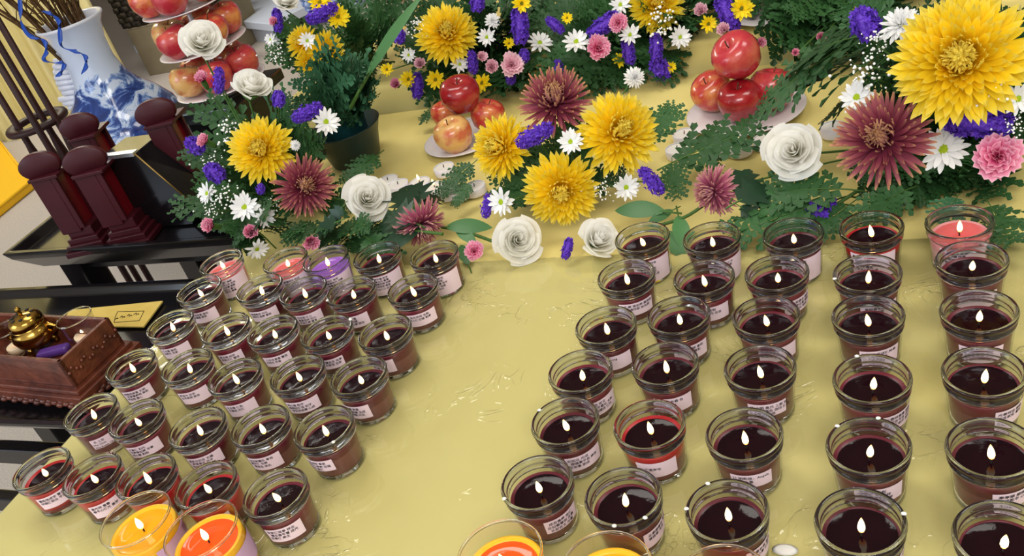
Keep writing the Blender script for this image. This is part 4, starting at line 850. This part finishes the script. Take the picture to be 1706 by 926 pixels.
for (u, v, d, lab) in [(645, 116, 26, 'leftmost small yellow daisy of the rear middle flowers'), (681, 132, 34, 'small yellow daisy left of the purple statice near the red apple'), (726, 133, 38, 'small yellow daisy just left of the deep red apple'), (803, 138, 36, 'small yellow daisy just right of the deep red apple'), (848, 72, 22, 'tiny yellow daisy behind the tall purple statice'), (869, 6, 36, 'yellow daisy at the top edge above the tall purple statice')]:
    F('ydaisy', u, v, d, 1.60, (fr.uniform(-.3, .3), .1), 'BM', lab)
for (u, v, d, lab) in [(766, 107, 34, 'white daisy directly above the deep red apple'), (811, 62, 36, 'white daisy with green eye right of the rear yellow bloom'), (681, 92, 28, 'white daisy left of the rear middle yellow bloom')]:
    F('daisy', u, v, d, 1.6, (fr.uniform(-.3, .3), .1), 'BM', lab)
F('pom', 820, 34, 30, 1.64, (0, .4), 'BM', 'small white pompon above the green-eyed rear daisy')
for (u, v, d, lab) in [(700, 107, 26, 'pink bud under the rear middle yellow bloom'), (660, 141, 24, 'pale pink bud lowest left of the rear middle flowers'), (801, 95, 24, 'small deep pink bud right of the white daisies'), (819, 112, 30, 'deep pink carnation bud beside the pale pink bloom')]:
    F('bud', u, v, d, 1.58, (fr.uniform(-.3, .3), .2), 'BM', lab)
F('pcarn', 852, 108, 46, 1.58, (.2, .3), 'BM', 'pale pink carnation right above the middle apples')
for (u, v, d, ln, an, lab) in [(866, 42, 58, 1.8, 4, 'tall purple statice spike near the top centre'), (787, 104, 36, 1.8, 8, 'purple statice above right of the deep red apple'), (695, 143, 40, 1.8, 0, 'purple statice between the small yellow daisies'), (665, 61, 22, 1, 0, 'purple statice left of the rear middle yellow bloom'), (851, 131, 18, 1, 0, 'tiny purple statice under the pale pink carnation'), (873, 93, 20, 1, 0, 'small purple statice right of the pale pink carnation'), (795, 5, 26, 1, 0, 'purple statice at the top edge beside the rear pompon')]:
    F('stat', u, v, d, 1.6, (0, 0, ln, an), 'BM', lab)
F('gyp', 697, 44, 42, 1.6, (0, .2), 'BM', 'white baby breath in front of the rear left apple')
F('daisy', 899, 72, 48, 1.62, (.3, .7), 'BC', 'white daisy side-on, left of the rear centre pair')
F('daisy', 960, 70, 50, 1.6, (0, .55), 'BC', 'white daisy touching the big pink carnation, rear centre')
F('daisy', 1034, 8, 40, 1.66, (0, .3), 'BC', 'white daisy at the top edge left of the yellow bloom')
F('daisy', 1133, 62, 42, 1.62, (.2, .1), 'BC', 'white daisy left above the tall right apple')
F('daisy', 1050, 58, 40, 1.62, (-.1, .3), 'BC', 'white daisy between pink carnations, rear centre right')
F('carn', 996, 80, 48, 1.58, (.3, .3), 'BC', 'big pink carnation in the rear centre')
F('carn', 1030, 38, 36, 1.62, (-.2, .2), 'BC', 'pink carnation above the big rear centre one')
F('bud', 1168, 19, 30, 1.66, (-.2, .3), 'BC', 'pink bud near the top edge above the right apples')
F('bud', 1206, 50, 28, 1.6, (-.2, .3), 'BC', 'pink bud touching the tall right apple')
F('bud', 1266, 72, 22, 1.6, (.4, .2), 'BC', 'pink bud just right of the tall right apple')
for (u, v, d, lab) in [(1180, 40, 34, 'small yellow daisy between the two rear pink buds'), (1236, 14, 46, 'yellow daisy at the top edge above the right apples'), (1033, 100, 28, 'small yellow daisy beside the rear centre statice'), (1118, 112, 22, 'tiny yellow daisy above the right yellow bloom, middle'), (945, 30, 22, 'tiny yellow daisy among rear centre ferns')]:
    F('ydaisy', u, v, d, 1.62, (fr.uniform(-.3, .3), .1), 'BC', lab)
for (u, v, d, ln, an, lab) in [(1047, 86, 42, 1.8, 10, 'purple statice below the rear centre white daisy'), (1093, 80, 44, 1.8, 0, 'purple statice left of the daisy near the right apple'), (1100, 116, 36, 1, 40, 'purple statice above the right yellow bloom, middle arrangement'), (1212, 22, 62, 1.8, 25, 'long purple statice near the top edge above the right apples'), (1005, 42, 56, 1.8, -55, 'purple statice slanting behind the rear centre carnation'), (925, 42, 34, 1.8, 50, 'purple statice among ferns, rear centre left'), (929, 114, 24, 1, 0, 'small purple statice above the burgundy bloom')]:
    F('stat', u, v, d, 1.62, (0, 0, ln, an), 'BC', lab)
F('gyp', 1098, 38, 70, 1.6, (0, .2), 'BC', 'white baby breath below the top edge yellow bloom')
F('ydaisy', 1433, 20, 30, 1.3, (-.2, .2), 'BR', 'small yellow daisy above the upper right statice')
F('ydaisy', 1332, 8, 34, 1.75, (0, .2), 'BR', 'yellow daisy at the top edge beside the rear plate')
F('bud', 1368, 62, 22, 1.5, (0, .2), 'BR', 'pink bud lost among the ferns right of the apples')
F('bud', 1325, 88, 18, 1.45, (0, .2), 'BR', 'tiny pink bud at the end of the fern by the right apples')
# ------------------------------------------------------------------ greenery
def frond_mesh(seed, pairs=9, droop=0.25, wid=0.36):
    r = random.Random(seed); lv, st = MB(), MB(); zc = lambda y: droop * y * (1 - y) * 1.3
    st.tube([(0.01 * math.sin(y * 5 + seed), y, zc(y)) for y in [i / 10 for i in range(11)]], [0.008 - 0.006 * i / 10 for i in range(11)], 4)
    for i in range(pairs):
        y = 0.20 + 0.78 * i / pairs; L = wid * math.sin(math.pi * (0.30 + 0.68 * i / pairs)) ** 0.8 * r.uniform(.85, 1.1) + 0.05
        for s in (-1, 1):
            a = math.radians(56 - 22 * i / pairs + r.uniform(-7, 7)); dr = Vector((s * math.sin(a), math.cos(a), 0)); sd = Vector((-dr.y, dr.x, 0)); o = Vector((0, y, zc(y))); tz = r.uniform(-.25, .12)
            n = 4; v, f = [o], []   # toothed triangular leaflet: lobes on both sides of its midrib
            P0 = lambda q: o + dr * L * q + Vector((0, 0, tz * L * q * q))
            for k in range(n):
                q0, q1 = k / n, (k + 1) / n; wd = L * 0.24 * (1 - q0) ** 0.7 + 0.006
                for g_ in (-1, 1):
                    b = len(v); v += [P0(q0), P0(q0 + 0.10) + sd * g_ * wd + dr * L * 0.10 + Vector((0, 0, r.uniform(-.02, .02))), P0(min(1, q0 + 0.24)) + sd * g_ * wd * 0.55 + dr * L * 0.06, P0(min(1.06, q1 + 0.02))]
                    f += [(b, b + 1, b + 2), (b, b + 2, b + 3)]
            lv.add(v, f)
    return lv.make('leaflets', False), st.make('frond_stem')
FR = [frond_mesh(s, p, d, w) for s, p, d, w in ((1, 9, .25, .30), (2, 8, .38, .32), (3, 11, .12, .26), (4, 8, .05, .32))]
FR2 = [(a.copy(), b.copy()) for a, b in FR]
for a, b in FR: a.materials.append(M_dkgreen); b.materials.append(M_green)
for a, b in FR2: a.materials.append(M_fern2); b.materials.append(M_green)
def frond(base, tip, normal, label, group, variant=0, set_=FR):
    y = tip - base; L = y.length; y = y / L; z = (normal - y * normal.dot(y)).normalized(); x = y.cross(z)
    t = thing('fern_frond', label, 'fern', base, group)
    m_ = Matrix(((x.x, y.x, z.x, 0), (x.y, y.y, z.y, 0), (x.z, y.z, z.z, 0), (0, 0, 0, 1))) @ S(L)
    obj('leaflets', set_[variant][0], None, t, m_, kind='stuff'); obj('frond_stem', set_[variant][1], None, t, m_)
g = random.Random(33)
def keep_clear(p):
    u, v = px_of(p); return (545 < u < 800 and 178 < v < 335) or (1120 < u < 1330 and 95 < v < 300) or (1335 < u < 1425 and 105 < v < 230)
def spray(c0, surf, n, rx, ry, h0, h1, label, group, set_=FR, lift=0.02, hgap=0.0):
    for i in range(n):
        a = i * 2.39996 + g.uniform(-.3, .3); q = ((i + 0.5) / n); el = g.uniform(0, 1)
        tip = c0 + Vector((rx * math.cos(a) * (0.45 + 0.6 * q), ry * math.sin(a) * (0.45 + 0.6 * q), h0 + (h1 - h0) * (1 - q) * g.uniform(.6, 1)))
        tip.z = max(tip.z, surf + 0.05); base = c0 + Vector((0.02 * math.cos(a), 0.02 * math.sin(a), lift))
        if keep_clear(tip): continue
        nrm = (Vector((0, 0, 1)) + (CAM - tip).normalized() * 0.6 + Vector((g.uniform(-.3, .3), g.uniform(-.3, .3), 0))).normalized()
        frond(base, tip, nrm, label, group, g.randint(0, 3), set_)
spray(BASES['L'] + Vector((0, 0, 0)), BT, 14, 0.24, 0.15, 0.04, 0.24, 'dark green fern frond filling the left flower arrangement', 'fern fronds of the left arrangement')
spray(BASES['M'], BT, 8, 0.15, 0.09, 0.03, 0.12, 'dark green fern frond among the middle yellow chrysanthemums', 'fern fronds of the middle arrangement')
spray(BASES['R'], BT, 18, 0.24, 0.18, 0.05, 0.24, 'dark green fern frond around the right burgundy and yellow blooms', 'fern fronds of the right arrangement')
spray(BASES['BL'], RT, 8, 0.14, 0.16, 0.06, 0.26, 'green fern frond around the rear yellow cluster', 'fern fronds of the rear left arrangement')
spray(BASES['BM'], RT, 14, 0.24, 0.2, 0.02, 0.22, 'green fern frond around the rear middle flowers', 'fern fronds of the rear middle arrangement')
spray(BASES['BC'], RT, 16, 0.34, 0.2, 0.02, 0.22, 'green fern frond around the rear centre flowers', 'fern fronds of the rear centre arrangement')
spray(BASES['BR'], RT, 16, 0.36, 0.24, 0.03, 0.22, 'green fern frond in the rear greenery right of the apples', 'fern fronds of the rear right arrangement')
# fronds tucked between the blooms, behind their heads
def tuck(arr, n, u0, u1, v0, v1, y0, y1, label, group, ln=0.13, mask=None):
    for i in range(n):
        u, v = g.uniform(u0, u1), g.uniform(v0, v1)
        if mask and not mask(u, v): continue
        yy = g.uniform(y0, y1); yy += 0.06 if arr in ('BM', 'BC') and v < 100 else 0
        tip = at_y(u, v, yy); surf = BT if tip.y < 1.69 else RT
        if tip.z < surf + 0.012: tip.z = surf + 0.012 + g.random() * 0.01
        c0 = BASES[arr]; d_ = tip - c0; base = tip - d_.normalized() * min(d_.length, ln * g.uniform(.8, 1.3))
        base.z = max(base.z, surf + 0.004)
        if keep_clear(tip): continue
        nrm = ((CAM - tip).normalized() + Vector((g.uniform(-.4, .4), g.uniform(-.4, .4), 0.4))).normalized()
        frond(base, tip, nrm, label, group, g.randint(0, 3))
tuck('L', 40, 345, 640, 190, 425, 1.20, 1.28, 'dark green fern frond filling the left flower arrangement', 'fern fronds of the left arrangement', 0.13, lambda u, v: v > 470 - u * 0.6 or u < 470)
tuck('M', 14, 830, 1040, 180, 330, 1.22, 1.28, 'dark green fern frond among the middle yellow chrysanthemums', 'fern fronds of the middle arrangement', 0.11)
tuck('R', 46, 1400, 1706, 0, 330, 1.17, 1.28, 'dark green fern frond around the right burgundy and yellow blooms', 'fern fronds of the right arrangement', 0.14, lambda u, v: u > 1440 or v < 90)
tuck('BM', 40, 650, 900, 10, 178, 1.58, 1.68, 'green fern frond around the rear middle flowers', 'fern fronds of the rear middle arrangement', 0.16)
tuck('BC', 52, 870, 1180, 0, 165, 1.56, 1.68, 'green fern frond around the rear centre flowers', 'fern fronds of the rear centre arrangement', 0.16)
tuck('BR', 34, 1240, 1460, 0, 125, 1.54, 1.66, 'green fern frond in the rear greenery right of the apples', 'fern fronds of the rear right arrangement', 0.16)
tuck('BL', 12, 440, 640, 0, 130, 1.62, 1.72, 'green fern frond around the rear yellow cluster', 'fern fronds of the rear left arrangement', 0.14)
tuck('L', 16, 370, 660, 375, 432, 1.05, 1.09, 'small fern frond low behind the back row of the left candles', 'low fern fronds behind the left candles', 0.09)
tuck('R', 18, 1420, 1700, 285, 352, 1.08, 1.15, 'fern frond hanging low below the right burgundy bloom', 'low fern fronds behind the right candles', 0.10)
# potted fern beside the left arrangement
M_pot = mat('dark_green_plastic', srgb(22, 48, 48), 0.35, 0.4)
pc = at_z(590, 252, BT + 0.02); pc.z = BT + 0.001
t = thing('plant_pot', 'dark green plastic bowl pot holding the blue green fern', 'pot', pc)
obj('bowl', MB().lathe([(0, 0.0), (0.045, 0.0), (0.05, 0.004), (0.062, 0.05), (0.072, 0.075), (0.0735, 0.077), (0.070, 0.077), (0.058, 0.045), (0, 0.04)], 36).make('bowl'), M_pot, t)
obj('inner_pot', MB().lathe([(0.042, 0.03), (0.047, 0.10), (0.05, 0.102), (0.05, 0.108), (0.044, 0.108), (0.040, 0.06), (0, 0.06)], 32).make('inner_pot'), mat('teal_plastic', srgb(32, 78, 82), 0.3, 0.4), t)
for i in range(22):
    a = i * 2.4; q = (i + .5) / 22; tgt = at_y(555 + g.uniform(-65, 80), 135 + g.uniform(-65, 55), 1.40 + g.uniform(-.05, .05)) 
    frond(pc + Vector((0.02 * math.cos(a), 0.02 * math.sin(a), 0.085)), tgt, (Vector((0, 0, 1)) + (CAM - tgt).normalized()).normalized(), 'blue green fern frond growing from the dark green pot', 'fronds of the potted fern', g.randint(0, 3), FR2)
# single fronds lying out over the cloth and between the blooms (base pixel, tip pixel)
for (u0, v0, u1, v1, z0, z1, lab) in [(1095, 285, 1270, 205, .03, .05, 'fern frond stretching right over the plate of red apples'), (1120, 262, 1128, 335, .04, .01, 'fern frond tip hanging down over the tea lights left of the rose'), (1175, 235, 1193, 285, .05, .01, 'small fern tip hanging between two right tea lights'),
        (800, 262, 728, 330, .03, .0, 'fern frond spreading left over the tea lights by the apples'), (790, 300, 755, 345, .02, .0, 'small fern tip under the left-facing yellow bloom'), (1060, 260, 1130, 175, .05, .08, 'fern frond rising right of the large middle yellow bloom'),
        (1390, 330, 1210, 395, .03, .02, 'fern frond stretching left behind the right candles'), (1430, 330, 1330, 410, .03, .0, 'fern frond dropping behind the third candle of the back row'), (1440, 320, 1250, 330, .04, .03, 'fern frond under the large white rose'), (1640, 330, 1690, 410, .03, .03, 'fern frond hanging at the right edge behind candles'),
        (1600, 320, 1560, 375, .03, .03, 'bluish fern tip above the pink candle on the right'), (1530, 310, 1420, 380, .04, .02, 'fern frond above the back row candles on the right'), (1480, 60, 1330, 110, .20, .12, 'fern frond reaching left towards the tall right apple'), (1480, 120, 1340, 150, .14, .06, 'fern frond over the cloth right of the apples'), (1470, 130, 1375, 200, .12, .02, 'fern frond drooping onto the cloth left of the daisy'), (1430, 60, 1260, 190, .18, .06, 'long fern frond over the right rear apple'),
        (640, 250, 570, 310, .03, .02, 'fern tip in front of the dark green pot'), (560, 380, 470, 400, .03, .03, 'fern frond behind the purple and pink candles'), (600, 390, 660, 430, .03, .02, 'fern frond behind the fourth left candle'), (470, 330, 390, 400, .1, .03, 'fern frond under the white daisy pair at left'), (740, 180, 700, 205, .02, .0, 'fern frond lying left of the middle apples')]:
    b0, t0 = at_z(u0, v0, z0), at_z(u1, v1, z1)
    frond(b0, t0, (Vector((0, 0, 1)) + (CAM - t0).normalized() * .5).normalized(), lab, 'single fern fronds over the cloth', g.randint(0, 3), FR2 if 'bluish' in lab else FR)
# broad and lobed leaves
def leaf_mesh(name, lobed, wid):
    if lobed: ol = [(0.03, 0.0), (0.16, 0.06), (0.36, 0.20), (0.22, 0.27), (0.30, 0.36), (0.46, 0.50), (0.24, 0.54), (0.26, 0.64), (0.30, 0.78), (0.12, 0.80), (0.10, 0.90), (0.0, 1.0)]
    else: ol = [(wid / 2 * math.sin(math.pi * min(1, i / 11 * 0.95 + 0.05)) ** 0.8, i / 11) for i in range(12)]
    v, f = [], []
    for x, y in ol:
        z = -0.20 * y * y; v += [(-x, y, z + 0.10 * x), (0, max(0, y - (0.08 if lobed else 0.0)), z), (x, y, z + 0.10 * x)]
    for i in range(len(ol) - 1): f += [(3 * i, 3 * i + 1, 3 * i + 4, 3 * i + 3), (3 * i + 1, 3 * i + 2, 3 * i + 5, 3 * i + 4)]
    return mesh(name, v, f)
LB, LD, LN = leaf_mesh('blade', False, 0.38), leaf_mesh('blade', True, 0.75), leaf_mesh('blade', False, 0.12); STK = MB().tube([(0, -0.35, 0.0), (0, 0, 0), (0, 0.9, -0.17)], [0.02, 0.018, 0.006], 5).make('leaf_stalk')
LB.materials.append(M_leaf); LN.materials.append(M_leaf); LD.materials.append(M_darkleaf); STK.materials.append(M_green)
def leaf(u0, v0, u1, v1, z0, z1, me, label):
    b0, t0 = at_z(u0, v0, z0), at_z(u1, v1, z1); y = t0 - b0; L = y.length; y /= L; nn = Vector((0, 0, 1)) + (CAM - b0).normalized(); z = (nn - y * nn.dot(y)).normalized(); x = y.cross(z)
    t = thing('leaf', label, 'leaf', b0, 'loose broad leaves among the flowers'); m_ = Matrix(((x.x, y.x, z.x, 0), (x.y, y.y, z.y, 0), (x.z, y.z, z.z, 0), (0, 0, 0, 1))) @ S(L)
    obj('blade', me, None, t, m_); obj('leaf_stalk', STK, None, t, m_)
for a in [(700, 385, 600, 372, .04, .04, LD, 'dark lobed leaf in front of the open white rose'), (690, 370, 640, 345, .05, .06, LD, 'dark lobed leaf right of the open white rose'), (690, 345, 668, 292, .05, .06, LD, 'upright dark lobed leaf left of the white tea lights'), (700, 340, 735, 318, .05, .04, LD, 'dark lobed leaf beside the left tea lights'),
          (560, 370, 520, 385, .06, .05, LD, 'dark lobed leaf above the pink bud by the purple candle'), (570, 345, 545, 375, .07, .05, LD, 'dark lobed leaf under the burgundy bloom at left'), (1230, 335, 1290, 300, .05, .05, LD, 'dark lobed leaf left below the large white rose'), (1235, 345, 1275, 370, .04, .02, LD, 'dark lobed leaf behind the second candle of the back row'), (1225, 320, 1250, 270, .05, .06, LD, 'upright dark lobed leaf right of the dusty pink bloom'),
          (745, 378, 815, 372, .02, .02, LB, 'green broad leaf left of the front white rose'), (760, 380, 790, 400, .015, .01, LB, 'green broad leaf above the lying pink carnation'), (1105, 352, 1020, 342, .02, .03, LB, 'long pale green leaf above the first back row candle'), (1120, 350, 1080, 368, .015, .02, LB, 'green broad leaf behind the first candle of the back row'), (1130, 360, 1140, 410, .02, .01, LB, 'green broad leaf between the first two back row candles'), (1110, 385, 1140, 425, .01, .005, LB, 'dark green leaf between the first two candles, lower'),
          (780, 440, 765, 400, .005, .02, LB, 'green leaf beside the lying pink carnation'), (610, 130, 690, -20, .18, .30, LN, 'long blade leaf crossing the top left of centre')]: leaf(*a)
def twig(px, zs, label):
    P = catmull([at_z(u, v, z) for (u, v), z in zip(px, zs)], 4); tag(obj('flower_stem', MB().tube([p - P[0] for p in P], 0.0025, 6).make('flower_stem'), M_green, None, T(P[0])), label, 'stem')
twig([(1090, 378), (1140, 362), (1175, 340)], [.005, .02, .035], 'green cut stem behind the first two candles of the right block')
twig([(1360, 362), (1410, 330), (1470, 290), (1500, 262)], [.005, .02, .04, .06], 'long green stem slanting up to the right burgundy bloom')
twig([(735, 378), (775, 386), (830, 405)], [.008, .006, .015], 'green cut stem leading to the left front white rose')

# ------------------------------------------------------------------ apples, plates, tea lights, small things
def apple_mat(name, a, b, lo, hi):
    m_ = mat(name, a, 0.22, 0.5, coat=0.3, noise=(3.2, b, lo, hi)); return m_
AM = {'red': apple_mat('deep_red_apple', srgb(140, 18, 28), srgb(175, 45, 45), 0.4, 0.75), 'mix': apple_mat('blush_apple', srgb(190, 60, 52), srgb(225, 150, 85), 0.42, 0.72), 'gold': apple_mat('golden_blush_apple', srgb(228, 178, 108), srgb(205, 105, 72), 0.45, 0.65), 'pink': apple_mat('pink_red_apple', srgb(185, 48, 60), srgb(205, 95, 75), 0.42, 0.75)}
APM = {}
for k in AM:
    me = MB().lathe([(0.0, -0.36), (0.10, -0.40), (0.22, -0.42), (0.36, -0.32), (0.47, -0.10), (0.50, 0.08), (0.47, 0.24), (0.38, 0.36), (0.24, 0.41), (0.12, 0.38), (0.05, 0.31), (0.0, 0.27)], 32).make('flesh'); me.materials.append(AM[k]); APM[k] = me
AST = MB().tube([(0, 0, 0.26), (0.01, 0, 0.38), (0.04, 0.01, 0.48)], [0.015, 0.012, 0.018], 6).make('apple_stem'); AST.materials.append(M_branch)
def apple(pos, D, kind, label, group, tx=0, ty=0):
    t = thing('apple', label, 'apple', pos, group); m_ = R(tx, 'X') @ R(ty, 'Y') @ S(D); obj('flesh', APM[kind], None, t, m_); obj('apple_stem', AST, None, t, m_)
def apple_px(u, v, d, z, kind, label, group, tx=0, ty=0):
    p = at_z(u, v, z); apple(p, d * depth(p) / FPX * 0.97, kind, label, group, tx, ty)
PL = MB().lathe([(0, 0.0), (0.045, 0.0), (0.05, 0.003), (0.085, 0.011), (0.089, 0.0135), (0.087, 0.0145), (0.05, 0.0065), (0, 0.004)], 48).make('plate_body'); PLF = MB().lathe([(0.044, -0.0005), (0.048, -0.0005), (0.048, 0.002), (0.044, 0.002)], 40, True).make('foot_ring')
M_plate = mat('white_ceramic', srgb(232, 225, 228), 0.2, 0.5, coat=0.4)
def plate(u, v, z, sc, label):
    p = at_z(u, v, z + 0.006); p.z = z + 0.0008; t = thing('plate', label, 'plate', p, 'white offering plates'); obj('plate_body', PL, M_plate, t, S(sc, sc, 1)); obj('foot_ring', PLF, M_plate, t, S(sc, sc, 1)); return p
G1, G2 = 'apples on the right plate', 'apples on the middle plate'
plate(1243, 188, BT, 1.12, 'white plate under the right pile of red apples')
apple_px(1187, 153, 72, BT + 0.045, 'mix', 'blush apple at the left of the right pile', G1, 20, -20); apple_px(1286, 148, 78, BT + 0.045, 'pink', 'dull red apple at the right rear of the right pile', G1, -15, 10)
apple_px(1232, 168, 76, BT + 0.045, 'red', 'glossy red apple at the front of the right pile', G1, 8, 0); apple_px(1228, 93, 84, BT + 0.115, 'pink', 'large pinkish apple on top of the right pile', G1, 25, -25)
plate(778, 232, BT, 0.95, 'white plate under the middle pile of apples')
apple_px(742, 190, 50, BT + 0.042, 'mix', 'small blush apple hidden at the back of the middle pile', G2); apple_px(812, 192, 60, BT + 0.045, 'mix', 'blush apple at the right of the middle pile', G2, -10, 20)
apple_px(756, 225, 68, BT + 0.042, 'gold', 'golden blush apple at the front of the middle pile', G2, 10, -8); apple_px(767, 158, 70, BT + 0.10, 'red', 'deep red glossy apple on top of the middle pile', G2, 10, 5)
# tower of apples on stacked plates at the left
TY = 1.80
def tower():
    lev = [(352, 205), (350, 128), (352, 62)]
    zs = []
    pole = at_y(365, 130, TY); x0 = pole.x
    t = thing('tiered_plate_stand', 'three tier white plate stand stacked with apples at the left', 'stand', (x0, TY, RT))
    Zt = depth(pole)
    zz = [RT + 0.012, RT + 0.115, RT + 0.215]
    obj('pole', MB().tube([(0, 0, 0.0), (0, 0, 0.30)], 0.006, 8).make('pole'), M_plate, t); obj('foot', MB().lathe([(0, 0), (0.05, 0), (0.05, 0.006), (0, 0.01)], 24).make('foot'), M_plate, t)
    for k, z in enumerate(zz): obj('plate_tier', PL, M_plate, t, T((0, 0, z - RT)) @ S(1.3 - 0.06 * k, 1.3 - 0.06 * k, 1))
    kinds = ['pink', 'mix', 'mix', 'gold', 'pink', 'mix']; nm = ['bottom', 'middle', 'top']
    for k, z in enumerate(zz):
        n = 5
        for i in range(n):
            a = 2 * math.pi * i / n + 0.5 * k + 0.3; r = 0.074
            apple(Vector((x0 + r * math.cos(a), TY + r * math.sin(a), z + 0.050)), 0.086, kinds[(i + k) % 6] if k < 2 else ('pink' if i % 2 else 'mix'), 'blush apple ringed on the %s tier of the apple tower' % nm[k], 'apples on the %s tier of the tower' % nm[k], fr.uniform(-20, 20), fr.uniform(-20, 20))
    apple(Vector((x0, TY, zz[2] + 0.125)), 0.085, 'pink', 'deep pink apple crowning the apple tower', 'apples on the tower', 10, 10)
tower()
pd = at_y(365, 130, TY); t = thing('pedestal', 'black lacquer pedestal under the apple tower', 'pedestal', (pd.x, TY, FLOOR_Z))
obj('top', MB().box(-0.15, 0.10, -0.11, 0.12, RT - FLOOR_Z - 0.03, RT - FLOOR_Z - 0.001).make('top', False), M_wood_dark, t, bevel=0.004); obj('column', MB().box(-0.10, 0.07, -0.07, 0.08, 0, RT - FLOOR_Z - 0.03).make('column', False), M_wood_dark, t, bevel=0.004)
p = plate(1290, 20, RT, 0.95, 'white plate at the top edge holding a dark red apple')
apple(p + Vector((0.01, 0.01, 0.042)), 0.075, 'red', 'dark red apple on the plate at the top edge', 'apples at the rear')
p = at_z(690, 55, RT); apple(Vector((p.x, p.y, RT + 0.12)), 0.072, 'red', 'dark red apple on the footed dish between the amber lamps', 'apples at the rear', 10, 0)
t = thing('apple_dish', 'white footed dish under the rear dark red apple', 'dish', (p.x, p.y, RT)); obj('bowl', MB().lathe([(0, 0.08), (0.03, 0.08), (0.06, 0.09), (0.061, 0.093), (0.03, 0.085), (0, 0.084)], 28).make('bowl'), M_plate, t); obj('foot', MB().lathe([(0.04, 0), (0.04, 0.004), (0.01, 0.02), (0.012, 0.08)], 24).make('foot'), M_plate, t)
M_amber = mat('amber_lamp_glass', srgb(255, 165, 30), 0.2, 0.5, emit=(srgb(255, 150, 30), 0.7))
for (u, v, lab) in [(668, 42, 'glowing amber glass lamp left of the rear dark red apple'), (740, 20, 'glowing amber glass lamp right of the rear dark red apple'), (935, 10, 'amber glass lamp at the top edge, centre')]:
    p = at_y(u, v, 2.2); t = thing('amber_lamp', lab, 'lamp', (p.x, p.y, RT), 'amber glass lamps'); obj('glass_body', MB().lathe([(0, 0.01), (0.02, 0.01), (0.03, 0.05), (0.032, 0.11), (0.026, 0.14), (0.02, 0.145)], 24).make('glass_body'), M_amber, t); obj('brass_foot', MB().lathe([(0, 0), (0.028, 0), (0.028, 0.006), (0.02, 0.011)], 24).make('brass_foot'), M_brass, t)
M_cobalt = mat('blue_bead_glass', srgb(120, 150, 215), 0.1, 0.6, noise=(60, srgb(200, 215, 240), 0.4, 0.6))
M_blued = mat('cobalt_blue', srgb(30, 40, 140), 0.15, 0.6)
p = at_y(565, 18, 2.3); t = thing('beaded_vase', 'blue and white beaded vase behind the blade leaf at top left', 'vase', (p.x, p.y, RT)); bd = MB()
for j in range(14):
    for i in range(18):
        a = 2 * math.pi * (i + .5 * (j % 2)) / 18; r = 0.075 + 0.02 * math.sin(j * 0.25); bd.ball((r * math.cos(a), r * math.sin(a), 0.02 + j * 0.02), 0.0125, 6, 4)
obj('bead_net', bd.make('bead_net'), M_cobalt, t, kind='stuff'); obj('body', MB().lathe([(0, 0), (0.07, 0), (0.078, 0.1), (0.09, 0.2), (0.075, 0.3), (0.07, 0.3), (0, 0.2)], 28).make('body'), M_blued, t)
TLW = MB().lathe([(0, 0.0006), (0.0188, 0.0006), (0.0195, 0.003), (0.0196, 0.0155), (0.019, 0.0162), (0.018, 0.0155)], 28).make('cup'); TLX = MB().lathe([(0.0183, 0.0148), (0.012, 0.0145), (0, 0.0142)], 24).make('wax')
M_cupw = mat('white_plastic_cup', srgb(235, 230, 240), 0.4, 0.4)
for (u, v, side_, i) in [(1129, 254, 'right', 0), (1141, 229, 'right', 1), (1193, 250, 'right', 2), (1233, 249, 'right', 3), (1276, 238, 'right', 4), (1388, 218, 'right', 5), (648, 305, 'left', 0), (665, 312, 'left', 1), (701, 309, 'left', 2), (726, 317, 'left', 3), (749, 322, 'left', 4), (769, 322, 'left', 5), (792, 316, 'left', 6), (741, 284, 'left', 7)]:
    p = at_z(u, v, BT + 0.008); p.z = BT + 0.0005
    t = thing('tea_light', 'white tea light in the row behind the %s block of candles' % side_, 'candle', p, 'white tea lights behind the %s block' % side_); obj('cup', TLW, M_cupw, t); obj('wax', TLX, M_twax, t); obj('wick', WICK, M_wick, t, T((0, 0, 0.0145)))
    if i in (2, 3): obj('flame', FLAME, M_flame, t, T((0, 0, 0.018)) @ S(0.8, 0.8, 0.8))
